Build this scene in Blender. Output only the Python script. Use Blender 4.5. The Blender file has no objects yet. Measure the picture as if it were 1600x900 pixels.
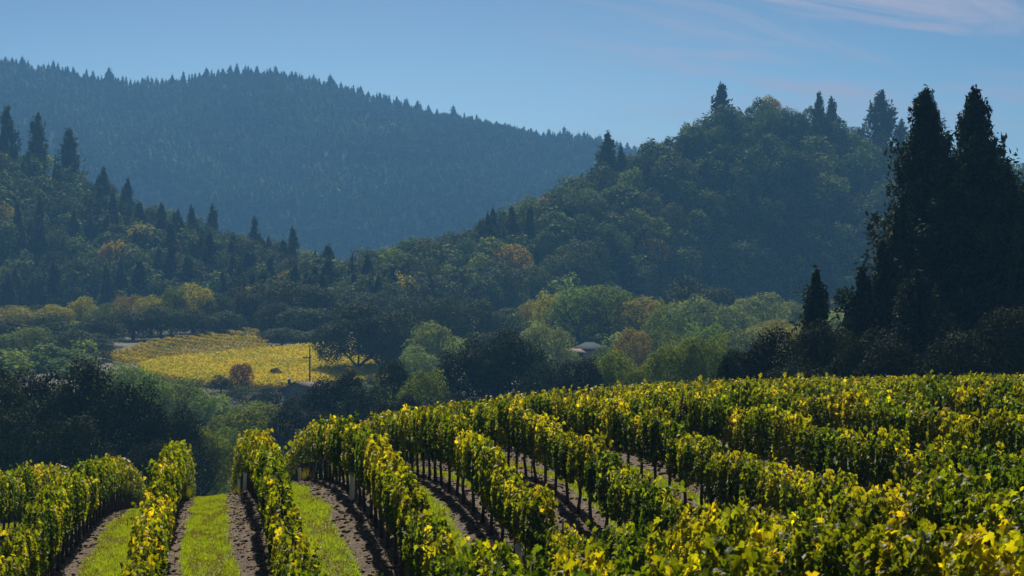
import bpy, math, random
import numpy as np
from mathutils import Vector

# ------------------------------------------------------------------ camera, world, sun, exposure
F = 2986.0                                   # focal length in pixels of a 1600 px wide picture
HORIZON = 600.0
scene = bpy.context.scene
COL = scene.collection
cam_d = bpy.data.cameras.new('camera')
cam = bpy.data.objects.new('camera', cam_d); COL.objects.link(cam)
cam.location = (0, 0, 0); cam.rotation_euler = (math.radians(90), 0, 0)
cam_d.sensor_width = 36.0; cam_d.lens = 36.0 * F / 1600.0
cam_d.shift_y = (HORIZON - 450.0) / 1600.0
cam_d.clip_start = 0.3; cam_d.clip_end = 12000
cam_d.dof.use_dof = True; cam_d.dof.focus_distance = 46; cam_d.dof.aperture_fstop = 6.3
scene.camera = cam

SUN_EL, SUN_AZ = 42.0, -5.0                  # azimuth clockwise from the view direction
sv = Vector((math.sin(math.radians(SUN_AZ)) * math.cos(math.radians(SUN_EL)),
             math.cos(math.radians(SUN_AZ)) * math.cos(math.radians(SUN_EL)), math.sin(math.radians(SUN_EL))))
sun_d = bpy.data.lights.new('sun', 'SUN'); sun_d.energy = 5.0; sun_d.angle = math.radians(0.55); sun_d.color = (1.0, 0.93, 0.80)
sun = bpy.data.objects.new('sun', sun_d); COL.objects.link(sun)
sun.rotation_euler = sv.to_track_quat('Z', 'Y').to_euler(); sun.location = (60, 100, 400)

world = bpy.data.worlds.new('World'); scene.world = world; world.use_nodes = True
wn, wl = world.node_tree.nodes, world.node_tree.links
bg = wn['Background']; bg.inputs[1].default_value = 0.05  # sky strength
sky = wn.new('ShaderNodeTexSky'); sky.sky_type = 'NISHITA'; sky.sun_disc = False
sky.sun_elevation = math.radians(SUN_EL); sky.sun_rotation = math.radians(SUN_AZ)
sky.altitude = 100; sky.air_density = 1.0; sky.dust_density = 0.9; sky.ozone_density = 1.2
gam = wn.new('ShaderNodeHueSaturation'); gam.inputs['Hue'].default_value = 0.49; gam.inputs['Saturation'].default_value = 0.98; gam.inputs['Value'].default_value = 1.02
wl.new(sky.outputs[0], gam.inputs['Color'])
sc1 = wn.new('ShaderNodeVectorMath'); sc1.operation = 'SCALE'; sc1.inputs['Scale'].default_value = 1 / 7.8; wl.new(gam.outputs[0], sc1.inputs[0])
gm1 = wn.new('ShaderNodeGamma'); gm1.inputs['Gamma'].default_value = 2.9; wl.new(sc1.outputs[0], gm1.inputs['Color'])
sc2 = wn.new('ShaderNodeVectorMath'); sc2.operation = 'SCALE'; sc2.inputs['Scale'].default_value = 6.4; wl.new(gm1.outputs[0], sc2.inputs[0])
# thin wisps of high cloud to the right, drawn out along the horizon
tc = wn.new('ShaderNodeTexCoord'); sep = wn.new('ShaderNodeSeparateXYZ'); wl.new(tc.outputs['Generated'], sep.inputs[0])
def wmath(op, a, b=None):
    n = wn.new('ShaderNodeMath'); n.operation = op
    for i, v in enumerate((a, b)):
        if v is None: continue
        if isinstance(v, (int, float)): n.inputs[i].default_value = v
        else: wl.new(v, n.inputs[i])
    return n.outputs[0]
def wrange(src, a, b, c, d):
    n = wn.new('ShaderNodeMapRange'); n.interpolation_type = 'SMOOTHSTEP'; wl.new(src, n.inputs[0])
    for i, v in enumerate((a, b, c, d)): n.inputs[i + 1].default_value = v
    return n.outputs[0]
cmb = wn.new('ShaderNodeCombineXYZ'); wl.new(sep.outputs['X'], cmb.inputs[0]); wl.new(wmath('ADD', wmath('MULTIPLY', sep.outputs['Z'], 7.0), wmath('MULTIPLY', sep.outputs['X'], 1.1)), cmb.inputs[1]); wl.new(sep.outputs['Y'], cmb.inputs[2])
nz = wn.new('ShaderNodeTexNoise'); wl.new(cmb.outputs[0], nz.inputs['Vector'])
nz.inputs['Scale'].default_value = 6.5; nz.inputs['Detail'].default_value = 8; nz.inputs['Roughness'].default_value = 0.64; nz.inputs['Distortion'].default_value = 0.9
cover = wmath('MULTIPLY', wrange(sep.outputs['X'], -0.02, 0.11, 0.0, 1.0), wrange(sep.outputs['Z'], 0.085, 0.165, 0.0, 1.0))
cfac = wmath('MULTIPLY', wrange(nz.outputs[0], 0.41, 0.70, 0.0, 0.85), cover)
mixc = wn.new('ShaderNodeMix'); mixc.data_type = 'RGBA'
# a clear sky deepens with height
sc3 = wn.new('ShaderNodeVectorMath'); sc3.operation = 'SCALE'; wl.new(sc2.outputs[0], sc3.inputs[0]); wl.new(wrange(sep.outputs['Z'], -0.02, 0.32, 1.30, 0.33), sc3.inputs['Scale'])
wl.new(cfac, mixc.inputs['Factor']); wl.new(sc3.outputs[0], mixc.inputs['A'])
mixc.inputs['B'].default_value = (7.4, 6.8, 8.2, 1)
wl.new(mixc.outputs['Result'], bg.inputs[0])

scene.view_settings.view_transform = 'Standard'; scene.view_settings.look = 'None'
scene.view_settings.exposure = 0.72; scene.view_settings.gamma = 1.0
cy = scene.cycles
cy.max_bounces = 6; cy.diffuse_bounces = 2; cy.glossy_bounces = 2; cy.transmission_bounces = 4; cy.volume_bounces = 0
cy.use_denoising = True

HAZE_DENSITY, HAZE_COLOR = 0.00036, (0.17, 0.46, 0.90, 1)

# ------------------------------------------------------------------ helpers
RS = np.random.RandomState(11)
random.seed(11)
def smooth01(a, b, x):
    t = np.clip((np.asarray(x, float) - a) / (b - a), 0, 1); return t * t * (3 - 2 * t)
def _hash(ix, iy, seed):
    h = (ix.astype(np.int64) * 374761393 + iy.astype(np.int64) * 668265263 + seed * 974711) & 0x7fffffff
    h = ((h ^ (h >> 13)) * 1274126177) & 0x7fffffff
    return ((h ^ (h >> 16)) & 0xffff) / 65535.0
def vnoise(x, y, seed=0):
    x = np.asarray(x, float); y = np.asarray(y, float)
    ix, iy = np.floor(x), np.floor(y); fx, fy = x - ix, y - iy
    fx = fx * fx * (3 - 2 * fx); fy = fy * fy * (3 - 2 * fy)
    a, b = _hash(ix, iy, seed), _hash(ix + 1, iy, seed)
    c, d = _hash(ix, iy + 1, seed), _hash(ix + 1, iy + 1, seed)
    return (a * (1 - fx) + b * fx) * (1 - fy) + (c * (1 - fx) + d * fx) * fy
def fbm(x, y, seed=0, octs=3):
    s, a, t = 0, 1.0, 0
    for i in range(octs):
        s = s + a * vnoise(np.asarray(x) * 2 ** i, np.asarray(y) * 2 ** i, seed + i); t += a; a *= .5
    return s / t
def mesh_from(name, verts, faces, mats=(), mat_idx=None, tint=None, smooth=False, extra=None):
    """faces: an (N,3) or (N,4) int array, or a list of such"""
    me = bpy.data.meshes.new(name)
    verts = np.asarray(verts, np.float32).reshape(-1, 3)
    fl = [np.asarray(f, np.int32) for f in (faces if isinstance(faces, list) else [faces]) if len(f)]
    me.vertices.add(len(verts)); me.vertices.foreach_set('co', verts.ravel())
    loops = np.concatenate([f.ravel() for f in fl]); tot = np.concatenate([np.full(len(f), f.shape[1], np.int32) for f in fl])
    me.loops.add(len(loops)); me.loops.foreach_set('vertex_index', loops)
    me.polygons.add(len(tot)); me.polygons.foreach_set('loop_start', np.concatenate([[0], np.cumsum(tot)[:-1]]).astype(np.int32))
    for m in mats: me.materials.append(m)
    if mat_idx is not None: me.polygons.foreach_set('material_index', np.asarray(mat_idx, np.int32))
    if smooth: me.polygons.foreach_set('use_smooth', np.ones(len(tot), bool))
    if tint is not None:
        at = me.attributes.new('tint', 'FLOAT', 'POINT'); at.data.foreach_set('value', np.asarray(tint, np.float32))
    for k, v in (extra or {}).items():
        at = me.attributes.new(k, 'FLOAT', 'POINT'); at.data.foreach_set('value', np.asarray(v, np.float32))
    me.update(calc_edges=True)
    return me
def obj(name, me, parent=None, loc=None):
    o = bpy.data.objects.new(name, me); COL.objects.link(o)
    if parent is not None: o.parent = parent
    if loc is not None: o.location = loc
    return o
def tag(o, label=None, cat=None, group=None, kind=None):
    if label and len(label.split()) > 15: label = label.replace(' the ', ' ')
    for k, v in (('label', label), ('category', cat), ('group', group), ('kind', kind)):
        if v: o[k] = v
    return o
def empty(name, loc, rz=0.0, scale=(1, 1, 1)):
    o = bpy.data.objects.new(name, None); COL.objects.link(o)
    o.location = loc; o.rotation_euler = (0, 0, rz); o.scale = scale; o.empty_display_size = .2
    return o
class Geo:
    """collects verts, faces (tris and quads) and a tint per vertex"""
    def __init__(s): s.v, s.t, s.q, s.c, s.n = [], [], [], [], 0
    def add(s, v, tris=None, quads=None, tint=0.5):
        v = np.asarray(v, float).reshape(-1, 3)
        if tris is not None and len(tris): s.t.append(np.asarray(tris, int) + s.n)
        if quads is not None and len(quads): s.q.append(np.asarray(quads, int) + s.n)
        s.v.append(v); s.c.append(np.broadcast_to(np.asarray(tint, float), (len(v),))); s.n += len(v)
    def tube(s, pts, radii, k=6, tint=.5, cap=True):
        pts = np.asarray(pts, float); radii = np.asarray(radii, float); n = len(pts)
        tan = np.gradient(pts, axis=0); tan /= np.linalg.norm(tan, axis=1)[:, None] + 1e-9
        ref = np.where(np.abs(tan[:, 2:3]) > .9, [[1., 0, 0]], [[0, 0, 1.]])
        a = np.cross(tan, ref); a /= np.linalg.norm(a, axis=1)[:, None]; b = np.cross(tan, a)
        an = np.arange(k) * 2 * math.pi / k
        ring = pts[:, None] + radii[:, None, None] * (np.cos(an)[None, :, None] * a[:, None] + np.sin(an)[None, :, None] * b[:, None])
        i, j = np.meshgrid(np.arange(n - 1), np.arange(k), indexing='ij'); j2 = (j + 1) % k
        quads = np.stack([i * k + j, i * k + j2, (i + 1) * k + j2, (i + 1) * k + j], -1).reshape(-1, 4)
        v = ring.reshape(-1, 3); tris = []
        if cap:
            v = np.concatenate([v, pts[-1:], pts[:1]]); top = n * k
            for q in range(k): tris += [[(n - 1) * k + q, (n - 1) * k + (q + 1) % k, top], [(q + 1) % k, q, top + 1]]
        s.add(v, tris, quads, tint)
    def box(s, lo, hi, tint=.5):
        x0, y0, z0 = lo; x1, y1, z1 = hi
        v = [(x0, y0, z0), (x1, y0, z0), (x1, y1, z0), (x0, y1, z0), (x0, y0, z1), (x1, y0, z1), (x1, y1, z1), (x0, y1, z1)]
        s.add(v, None, [(0, 3, 2, 1), (4, 5, 6, 7), (0, 1, 5, 4), (1, 2, 6, 5), (2, 3, 7, 6), (3, 0, 4, 7)], tint)
    def arrays(s):
        fl = []
        if s.t: fl.append(np.concatenate(s.t))
        if s.q: fl.append(np.concatenate(s.q))
        return np.concatenate(s.v), fl, np.concatenate(s.c)
    def mesh(s, name, mat, smooth=False):
        v, f, c = s.arrays(); return mesh_from(name, v, f, [mat], None, c, smooth)
def frames(nrm, rng, spin=None):
    """an orthonormal frame per normal: (u, w, n)"""
    nrm = nrm / (np.linalg.norm(nrm, axis=1)[:, None] + 1e-9)
    r = rng.normal(size=nrm.shape) if spin is None else spin
    u = r - (r * nrm).sum(1)[:, None] * nrm; u /= np.linalg.norm(u, axis=1)[:, None] + 1e-9
    return u, np.cross(nrm, u), nrm
def cards(c, nrm, size, tmpl, tris, rng, spin=None):
    """copies of a small template (verts in u,w,n) at each centre"""
    u, w, n = frames(nrm, rng, spin)
    t = np.asarray(tmpl, float); K = len(t)
    sz = np.asarray(size, float).reshape(-1, 1, 1)
    v = c[:, None] + sz * (t[None, :, 0:1] * u[:, None] + t[None, :, 1:2] * w[:, None] + t[None, :, 2:3] * n[:, None])
    f = (np.asarray(tris, int)[None] + (np.arange(len(c)) * K)[:, None, None]).reshape(-1, 3)
    return v.reshape(-1, 3), f
DIAMOND = ([(-.5, 0, 0), (0, -.36, .10), (.5, 0, 0), (0, .36, .10)], [(0, 1, 2), (0, 2, 3)])
NEEDLES = ([(-.5, 0, 0), (-.05, -.24, .06), (.6, 0, 0), (-.05, .24, .06)], [(0, 1, 2), (0, 2, 3)])
SPRAY = ([(-.5, -.05, 0), (-.5, .05, 0), (.55, 0, .05), (-.25, 0, 0), (.25, -.42, -.04), (.32, -.34, 0), (-.25, 0, 0), (.25, .42, -.04), (.32, .34, 0)],
         [(0, 1, 2), (3, 4, 5), (6, 7, 8)])
# a lobed grape leaf: petiole at the origin, tip at +u, folded a little along the midrib
VL = [(0, 0, .0), (-.16, -.20, .07), (.06, -.50, .05), (.24, -.30, .07), (.58, -.42, .0), (.62, -.18, .04), (1.0, 0, -.10),
      (.62, .18, .04), (.58, .42, .0), (.24, .30, .07), (.06, .50, .05), (-.16, .20, .07), (.42, 0, -.02)]
VL = [(x - .42, y, z + .28 * abs(y) - .22 * (x - .3) ** 2) for x, y, z in VL]
VLT = [(12, i, i + 1) for i in range(0, 11)] + [(12, 11, 0)]
VL5 = [(-.45, 0, 0), (-.05, -.48, .06), (.55, 0, -.06), (-.05, .48, .06)]
VL5T = [(0, 1, 2), (0, 2, 3)]

# ------------------------------------------------------------------ materials
def new_mat(name):
    m = bpy.data.materials.new(name); m.use_nodes = True
    return m, m.node_tree.nodes, m.node_tree.links, m.node_tree.nodes['Principled BSDF']
def leaf_mat(name, stops, transl=.4, tcol=1.6, rough=.8, objvar=.25, spec=.04, warm=(1.1, 1.0, .5), mott=7.0):
    m, n, l, p = new_mat(name)
    at = n.new('ShaderNodeAttribute'); at.attribute_name = 'tint'
    cr = n.new('ShaderNodeValToRGB'); l.new(at.outputs['Fac'], cr.inputs[0])
    e = cr.color_ramp.elements
    while len(e) < len(stops): e.new(.5)
    for k, (pos, c) in enumerate(stops): e[k].position = pos; e[k].color = (*c, 1)
    oi = n.new('ShaderNodeObjectInfo'); mr = n.new('ShaderNodeMapRange'); l.new(oi.outputs['Random'], mr.inputs[0])
    mr.inputs[3].default_value = 1 - objvar; mr.inputs[4].default_value = 1 + objvar
    mh = n.new('ShaderNodeMapRange'); l.new(oi.outputs['Random'], mh.inputs[0])
    mh.inputs[3].default_value = .5 - objvar * .06; mh.inputs[4].default_value = .5 + objvar * .06
    hs = n.new('ShaderNodeHueSaturation'); l.new(cr.outputs[0], hs.inputs['Color']); l.new(mr.outputs[0], hs.inputs['Value']); l.new(mh.outputs[0], hs.inputs['Hue'])
    ncoord = n.new('ShaderNodeTexCoord'); nn_ = n.new('ShaderNodeTexNoise'); l.new(ncoord.outputs['Object'], nn_.inputs['Vector']); nn_.inputs['Scale'].default_value = mott; nn_.inputs['Detail'].default_value = 3
    nr_ = n.new('ShaderNodeMapRange'); l.new(nn_.outputs[0], nr_.inputs[0]); nr_.inputs[1].default_value = .3; nr_.inputs[2].default_value = .7; nr_.inputs[3].default_value = .72; nr_.inputs[4].default_value = 1.25
    vm = n.new('ShaderNodeVectorMath'); vm.operation = 'SCALE'; l.new(hs.outputs[0], vm.inputs[0]); l.new(nr_.outputs[0], vm.inputs['Scale']); hs = vm
    l.new(hs.outputs[0], p.inputs['Base Color']); p.inputs['Roughness'].default_value = rough; p.inputs['Specular IOR Level'].default_value = spec
    if transl > 0:
        tb = n.new('ShaderNodeBsdfTranslucent'); mx = n.new('ShaderNodeMixShader')
        mu = n.new('ShaderNodeMix'); mu.data_type = 'RGBA'; mu.blend_type = 'MULTIPLY'; mu.inputs['Factor'].default_value = 1
        l.new(hs.outputs[0], mu.inputs['A']); mu.inputs['B'].default_value = (tcol * warm[0], tcol * warm[1], tcol * warm[2], 1)
        l.new(mu.outputs['Result'], tb.inputs[0]); mx.inputs[0].default_value = transl
        l.new(p.outputs[0], mx.inputs[1]); l.new(tb.outputs[0], mx.inputs[2])
        l.new(mx.outputs[0], n['Material Output'].inputs[0])
    return m
def plain_mat(name, c1, c2, scale=8, rough=.85, bump=.0, metal=0, spec=.3):
    m, n, l, p = new_mat(name)
    t = n.new('ShaderNodeTexCoord'); z = n.new('ShaderNodeTexNoise'); l.new(t.outputs['Object'], z.inputs['Vector'])
    z.inputs['Scale'].default_value = scale; z.inputs['Detail'].default_value = 6
    cr = n.new('ShaderNodeValToRGB'); l.new(z.outputs[0], cr.inputs[0])
    cr.color_ramp.elements[0].position = .32; cr.color_ramp.elements[0].color = (*c1, 1)
    cr.color_ramp.elements[1].position = .68; cr.color_ramp.elements[1].color = (*c2, 1)
    l.new(cr.outputs[0], p.inputs['Base Color']); p.inputs['Roughness'].default_value = rough; p.inputs['Metallic'].default_value = metal
    p.inputs['Specular IOR Level'].default_value = spec
    if bump:
        b = n.new('ShaderNodeBump'); b.inputs['Strength'].default_value = bump; l.new(z.outputs[0], b.inputs['Height']); l.new(b.outputs[0], p.inputs['Normal'])
    return m
M = {}
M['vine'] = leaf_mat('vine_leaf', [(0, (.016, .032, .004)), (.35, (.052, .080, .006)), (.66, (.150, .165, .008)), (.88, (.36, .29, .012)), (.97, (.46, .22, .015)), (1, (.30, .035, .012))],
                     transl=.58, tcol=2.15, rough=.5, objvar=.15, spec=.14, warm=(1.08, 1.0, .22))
_vs = [(0, (.030, .060, .010)), (.35, (.075, .120, .012)), (.62, (.19, .215, .015)), (.82, (.40, .32, .018)), (.94, (.46, .20, .02)), (1, (.30, .035, .012))]
_ve = dict(transl=.58, tcol=2.15, rough=.5, objvar=.12, spec=.14, warm=(1.08, 1.0, .22))
M['vine_green'] = leaf_mat('green_vine_leaf', [(0, (.014, .030, .004)), (.45, (.042, .074, .006)), (.75, (.115, .145, .008)), (.95, (.32, .29, .012)), (1, (.40, .17, .015))], **_ve)
M['vine_yellow'] = leaf_mat('yellow_vine_leaf', [(0, (.05, .08, .010)), (.28, (.085, .11, .008)), (.58, (.22, .21, .010)), (.88, (.43, .36, .014)), (.96, (.48, .22, .02)), (1, (.30, .035, .012))], **_ve)
M['farvine'] = leaf_mat('far_vine_leaf', [(0, (.10, .15, .015)), (.4, (.30, .31, .02)), (.8, (.50, .45, .025)), (1, (.46, .28, .03))], transl=.45, tcol=1.4, objvar=.1, warm=(1.1, 1, .4))
M['terrvine'] = leaf_mat('terrace_vine_leaf', [(0, (.08, .13, .02)), (.5, (.26, .25, .025)), (.82, (.40, .30, .03)), (1, (.24, .07, .03))], transl=.42, tcol=1.3, objvar=.1, warm=(1.1, 1, .5))
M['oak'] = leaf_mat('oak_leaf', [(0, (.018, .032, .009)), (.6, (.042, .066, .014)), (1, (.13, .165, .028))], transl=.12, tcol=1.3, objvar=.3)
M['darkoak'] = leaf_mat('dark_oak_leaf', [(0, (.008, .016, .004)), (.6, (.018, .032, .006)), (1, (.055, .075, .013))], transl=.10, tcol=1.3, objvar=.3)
M['green'] = leaf_mat('green_leaf', [(0, (.040, .075, .014)), (.6, (.11, .165, .020)), (1, (.32, .40, .038))], transl=.28, tcol=1.4, objvar=.25)
M['yellow'] = leaf_mat('yellow_leaf', [(0, (.09, .12, .014)), (.5, (.24, .25, .02)), (1, (.52, .48, .04))], transl=.32, tcol=1.3, objvar=.2)
M['pale'] = leaf_mat('pale_leaf', [(0, (.08, .105, .040)), (.6, (.17, .215, .06)), (1, (.40, .49, .12))], transl=.26, tcol=1.25, objvar=.2, warm=(1.05, 1, .7))
M['orange'] = leaf_mat('orange_leaf', [(0, (.09, .085, .018)), (.5, (.20, .165, .028)), (1, (.33, .25, .04))], transl=.35, tcol=1.3, objvar=.2)
M['red'] = leaf_mat('red_leaf', [(0, (.05, .02, .015)), (.6, (.12, .035, .02)), (1, (.20, .07, .03))], transl=.3, tcol=1.2, objvar=.1)
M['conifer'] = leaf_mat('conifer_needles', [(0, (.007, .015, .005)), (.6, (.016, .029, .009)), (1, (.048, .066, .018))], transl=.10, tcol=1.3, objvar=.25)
M['hill'] = leaf_mat('hillside_leaf', [(0, (.024, .046, .014)), (.55, (.062, .100, .022)), (1, (.17, .215, .034))], transl=.14, tcol=1.3, objvar=.38)
M['hillconifer'] = leaf_mat('hill_conifer_needles', [(0, (.018, .032, .013)), (.6, (.042, .062, .020)), (1, (.085, .105, .028))], transl=.2, tcol=1.3, objvar=.3)
M['ridge'] = leaf_mat('ridge_needles', [(0, (.015, .028, .012)), (.5, (.045, .070, .024)), (1, (.16, .20, .05))], transl=.1, tcol=1.3, objvar=.3)
M['bark'] = plain_mat('bark', (.035, .028, .022), (.085, .068, .052), 14, .95, .4, spec=.05)
M['vinebark'] = plain_mat('vine_bark', (.030, .022, .016), (.075, .055, .040), 30, .95, .5)
M['post'] = plain_mat('dark_steel_post', (.03, .025, .022), (.07, .05, .04), 20, .6, 0, .3)
M['wire'] = plain_mat('galvanised_wire', (.10, .09, .08), (.18, .17, .16), 30, .6, 0, .6)
M['tube'] = plain_mat('white_grow_tube', (.62, .63, .66), (.80, .80, .80), 5, .5)
M['clod'] = plain_mat('soil_clod', (.05, .033, .021), (.16, .11, .075), 9, .95, .3)
M['hillsoil'] = plain_mat('woodland_floor', (.018, .024, .010), (.034, .038, .016), .05, .95, spec=.03)
M['blade'] = leaf_mat('grass_blade', [(0, (.12, .09, .035)), (.3, (.12, .13, .018)), (.7, (.18, .24, .016)), (1, (.28, .33, .025))], transl=.52, tcol=1.6, objvar=0, warm=(1.05, 1, .3))
M['straw'] = leaf_mat('fallen_leaf', [(0, (.10, .06, .03)), (.6, (.26, .18, .09)), (1, (.42, .30, .08))], transl=.2, objvar=0, rough=.7)
def ground_mat():
    m, n, l, p = new_mat('vineyard_soil')
    t = n.new('ShaderNodeTexCoord')
    def noise(scale, det=8, rough=.6):
        z = n.new('ShaderNodeTexNoise'); l.new(t.outputs['Object'], z.inputs['Vector']); z.inputs['Scale'].default_value = scale
        z.inputs['Detail'].default_value = det; z.inputs['Roughness'].default_value = rough; return z.outputs[0]
    def ramp(src, stops):
        c = n.new('ShaderNodeValToRGB'); l.new(src, c.inputs[0])
        e = c.color_ramp.elements
        while len(e) < len(stops): e.new(.5)
        for k, (q, col) in enumerate(stops): e[k].position = q; e[k].color = (*col, 1)
        return c.outputs[0]
    fine = noise(9); big = noise(.7, 4)
    soil = ramp(fine, [(.30, (.038, .025, .015)), (.5, (.090, .060, .038)), (.72, (.19, .135, .090))])
    grass = ramp(fine, [(.30, (.07, .105, .010)), (.55, (.13, .19, .013)), (.75, (.19, .23, .025))])
    brown = ramp(fine, [(.30, (.08, .06, .03)), (.7, (.20, .15, .07))])
    mb = n.new('ShaderNodeMix'); mb.data_type = 'RGBA'; k = n.new('ShaderNodeMapRange'); l.new(big, k.inputs[0]); k.inputs[1].default_value = .55; k.inputs[2].default_value = .72
    l.new(k.outputs[0], mb.inputs['Factor']); l.new(grass, mb.inputs['A']); l.new(brown, mb.inputs['B'])
    at = n.new('ShaderNodeAttribute'); at.attribute_name = 'grass'
    ad = n.new('ShaderNodeMath'); ad.operation = 'ADD'; l.new(at.outputs['Fac'], ad.inputs[0])
    sc = n.new('ShaderNodeMath'); sc.operation = 'MULTIPLY_ADD'; l.new(noise(3.5), sc.inputs[0]); sc.inputs[1].default_value = .9; sc.inputs[2].default_value = -.45; l.new(sc.outputs[0], ad.inputs[1])
    st = n.new('ShaderNodeMapRange'); l.new(ad.outputs[0], st.inputs[0]); st.inputs[1].default_value = .40; st.inputs[2].default_value = .60
    mx = n.new('ShaderNodeMix'); mx.data_type = 'RGBA'; l.new(st.outputs[0], mx.inputs['Factor']); l.new(soil, mx.inputs['A']); l.new(mb.outputs['Result'], mx.inputs['B'])
    l.new(mx.outputs['Result'], p.inputs['Base Color']); p.inputs['Roughness'].default_value = .95; p.inputs['Specular IOR Level'].default_value = .15
    b = n.new('ShaderNodeBump'); b.inputs['Strength'].default_value = .8; b.inputs['Distance'].default_value = .05; l.new(fine, b.inputs['Height']); l.new(b.outputs[0], p.inputs['Normal'])
    return m
M['ground'] = ground_mat()
M['valley'] = plain_mat('valley_floor_grass', (.028, .034, .014), (.07, .07, .028), .09, .95)

# ------------------------------------------------------------------ terrain
TH = math.radians(8.94); SN, CS = math.sin(TH), math.cos(TH)      # the rows run to the left of the view direction
def uv2w(u, v): return (-u * SN + v * CS, u * CS + v * SN)
def w2uv(x, y): return (-x * SN + y * CS, x * CS + y * SN)
TU = [0, 8, 13, 16, 20, 25, 28, 32, 36, 40, 44, 48, 56, 64, 72, 83, 100, 125]
TV = {
 -9:  [-2.6, -3.0, -3.5, -3.8, -4.2, -4.4, -4.4, -4.4, -4.4, -4.4, -4.4, -4.4, -4.5, -4.8, -5.2, -6.2, -8.6, -11.5],
 -3.5:[-3.2, -3.8, -4.3, -4.6, -4.8, -4.8, -4.65, -4.4, -4.2, -4.0, -3.95, -3.9, -3.95, -4.3, -4.8, -5.7, -8.2, -11.5],
 -1.1:[-2.9, -3.5, -4.0, -4.3, -4.55, -4.5, -4.25, -3.9, -3.6, -3.5, -3.48, -3.48, -3.6, -3.88, -4.3, -5.1, -7.7, -11.5],
 0.4:   [-2.4, -2.8, -3.15, -3.4, -3.80, -4.08, -4.02, -3.66, -3.38, -3.25, -3.22, -3.22, -3.40, -3.72, -4.1, -4.95, -7.6, -11.5],
 3.6: [-2.3, -2.65, -3.05, -3.35, -3.75, -4.1, -4.15, -3.75, -3.28, -2.98, -2.75, -2.68, -2.85, -3.2, -3.7, -4.9, -7.5, -11.5],
 6.0: [-2.2, -2.45, -2.7, -2.9, -3.2, -3.9, -4.2, -3.75, -3.25, -2.75, -2.55, -2.5, -2.68, -2.97, -3.5, -4.8, -7.5, -11.5],
 8.4: [-2.0, -2.25, -2.5, -2.7, -2.95, -3.55, -4.0, -4.0, -3.45, -2.8, -2.5, -2.32, -2.30, -2.5, -3.0, -4.2, -7.0, -11.5],
 10.8:[-1.9, -2.1, -2.25, -2.4, -2.65, -3.1, -3.4, -3.5, -3.15, -2.65, -2.28, -2.15, -2.12, -2.2, -2.6, -3.7, -6.5, -11.5],
 13.2:[-1.8, -1.9, -2.0, -2.1, -2.25, -2.6, -2.7, -2.75, -2.65, -2.45, -2.2, -2.08, -2.0, -2.02, -2.3, -3.2, -6.0, -11.5],
 15.6:[-1.7, -1.8, -1.85, -1.9, -2.0, -2.2, -2.3, -2.3, -2.2, -2.05, -1.95, -1.88, -1.85, -1.85, -2.0, -2.7, -5.5, -11.5],
 20:  [-1.6, -1.65, -1.7, -1.75, -1.8, -1.85, -1.9, -1.9, -1.85, -1.8, -1.75, -1.7, -1.68, -1.66, -1.75, -2.3, -4.8, -11.0],
 27:  [-1.5, -1.55, -1.6, -1.65, -1.7, -1.7, -1.7, -1.7, -1.7, -1.7, -1.68, -1.66, -1.62, -1.6, -1.62, -2.0, -4.0, -10.5],
 45:  [-1.3] * 12 + [-1.3, -1.3, -1.35, -1.8, -3.8, -10.0]}
GU = np.arange(-40, 150.01, .5); GV = np.arange(-45, 80.01, .5)
def _gauss(a, sig, ax):
    r = int(3 * sig / .5); k = np.exp(-.5 * (np.arange(-r, r + 1) * .5 / sig) ** 2); k /= k.sum()
    p = [(0, 0), (0, 0)]; p[ax] = (r, r)
    return np.apply_along_axis(lambda q: np.convolve(q, k, 'valid'), ax, np.pad(a, p, mode='edge'))
_cols = np.array([np.interp(GU, TU, z) for z in TV.values()])
_G = np.array([np.interp(GV, np.array(list(TV.keys())) * .91, _cols[:, i]) for i in range(len(GU))])     # [u, v]
_G = _gauss(_gauss(_G, 1.8, 0), 1.1, 1)
def vine_z(u, v):
    fu = np.clip((np.asarray(u, float) + 40) / .5, 0, len(GU) - 1.001); fv = np.clip((np.asarray(v, float) + 45) / .5, 0, len(GV) - 1.001)
    iu, iv = fu.astype(int), fv.astype(int); a, b = fu - iu, fv - iv
    return (_G[iu, iv] * (1 - a) + _G[iu + 1, iv] * a) * (1 - b) + (_G[iu, iv + 1] * (1 - a) + _G[iu + 1, iv + 1] * a) * b
ZY = [0, 90, 130, 170, 215, 260, 300, 330, 360, 400, 430, 480, 550, 620, 3000]
ZZ = [-9, -10, -12, -12.5, -11.5, -9, -4.5, 0, 3.2, 7.6, 10, 14, 17, 18, 18]
def zval(x, y):
    return np.interp(y, ZY, ZZ) + (fbm(np.asarray(x) / 60., np.asarray(y) / 60., 5) - .5) * 2.0
def ground_z(x, y):
    u, v = w2uv(np.asarray(x, float), np.asarray(y, float))
    w = smooth01(96, 138, u)
    return vine_z(u, v) * (1 - w) + zval(x, y) * w
def grid_faces(nu, nv):
    i, j = np.meshgrid(np.arange(nu - 1), np.arange(nv - 1), indexing='ij'); a = i * nv + j
    return np.stack([a, a + nv, a + nv + 1, a + 1], -1).reshape(-1, 4)

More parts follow.
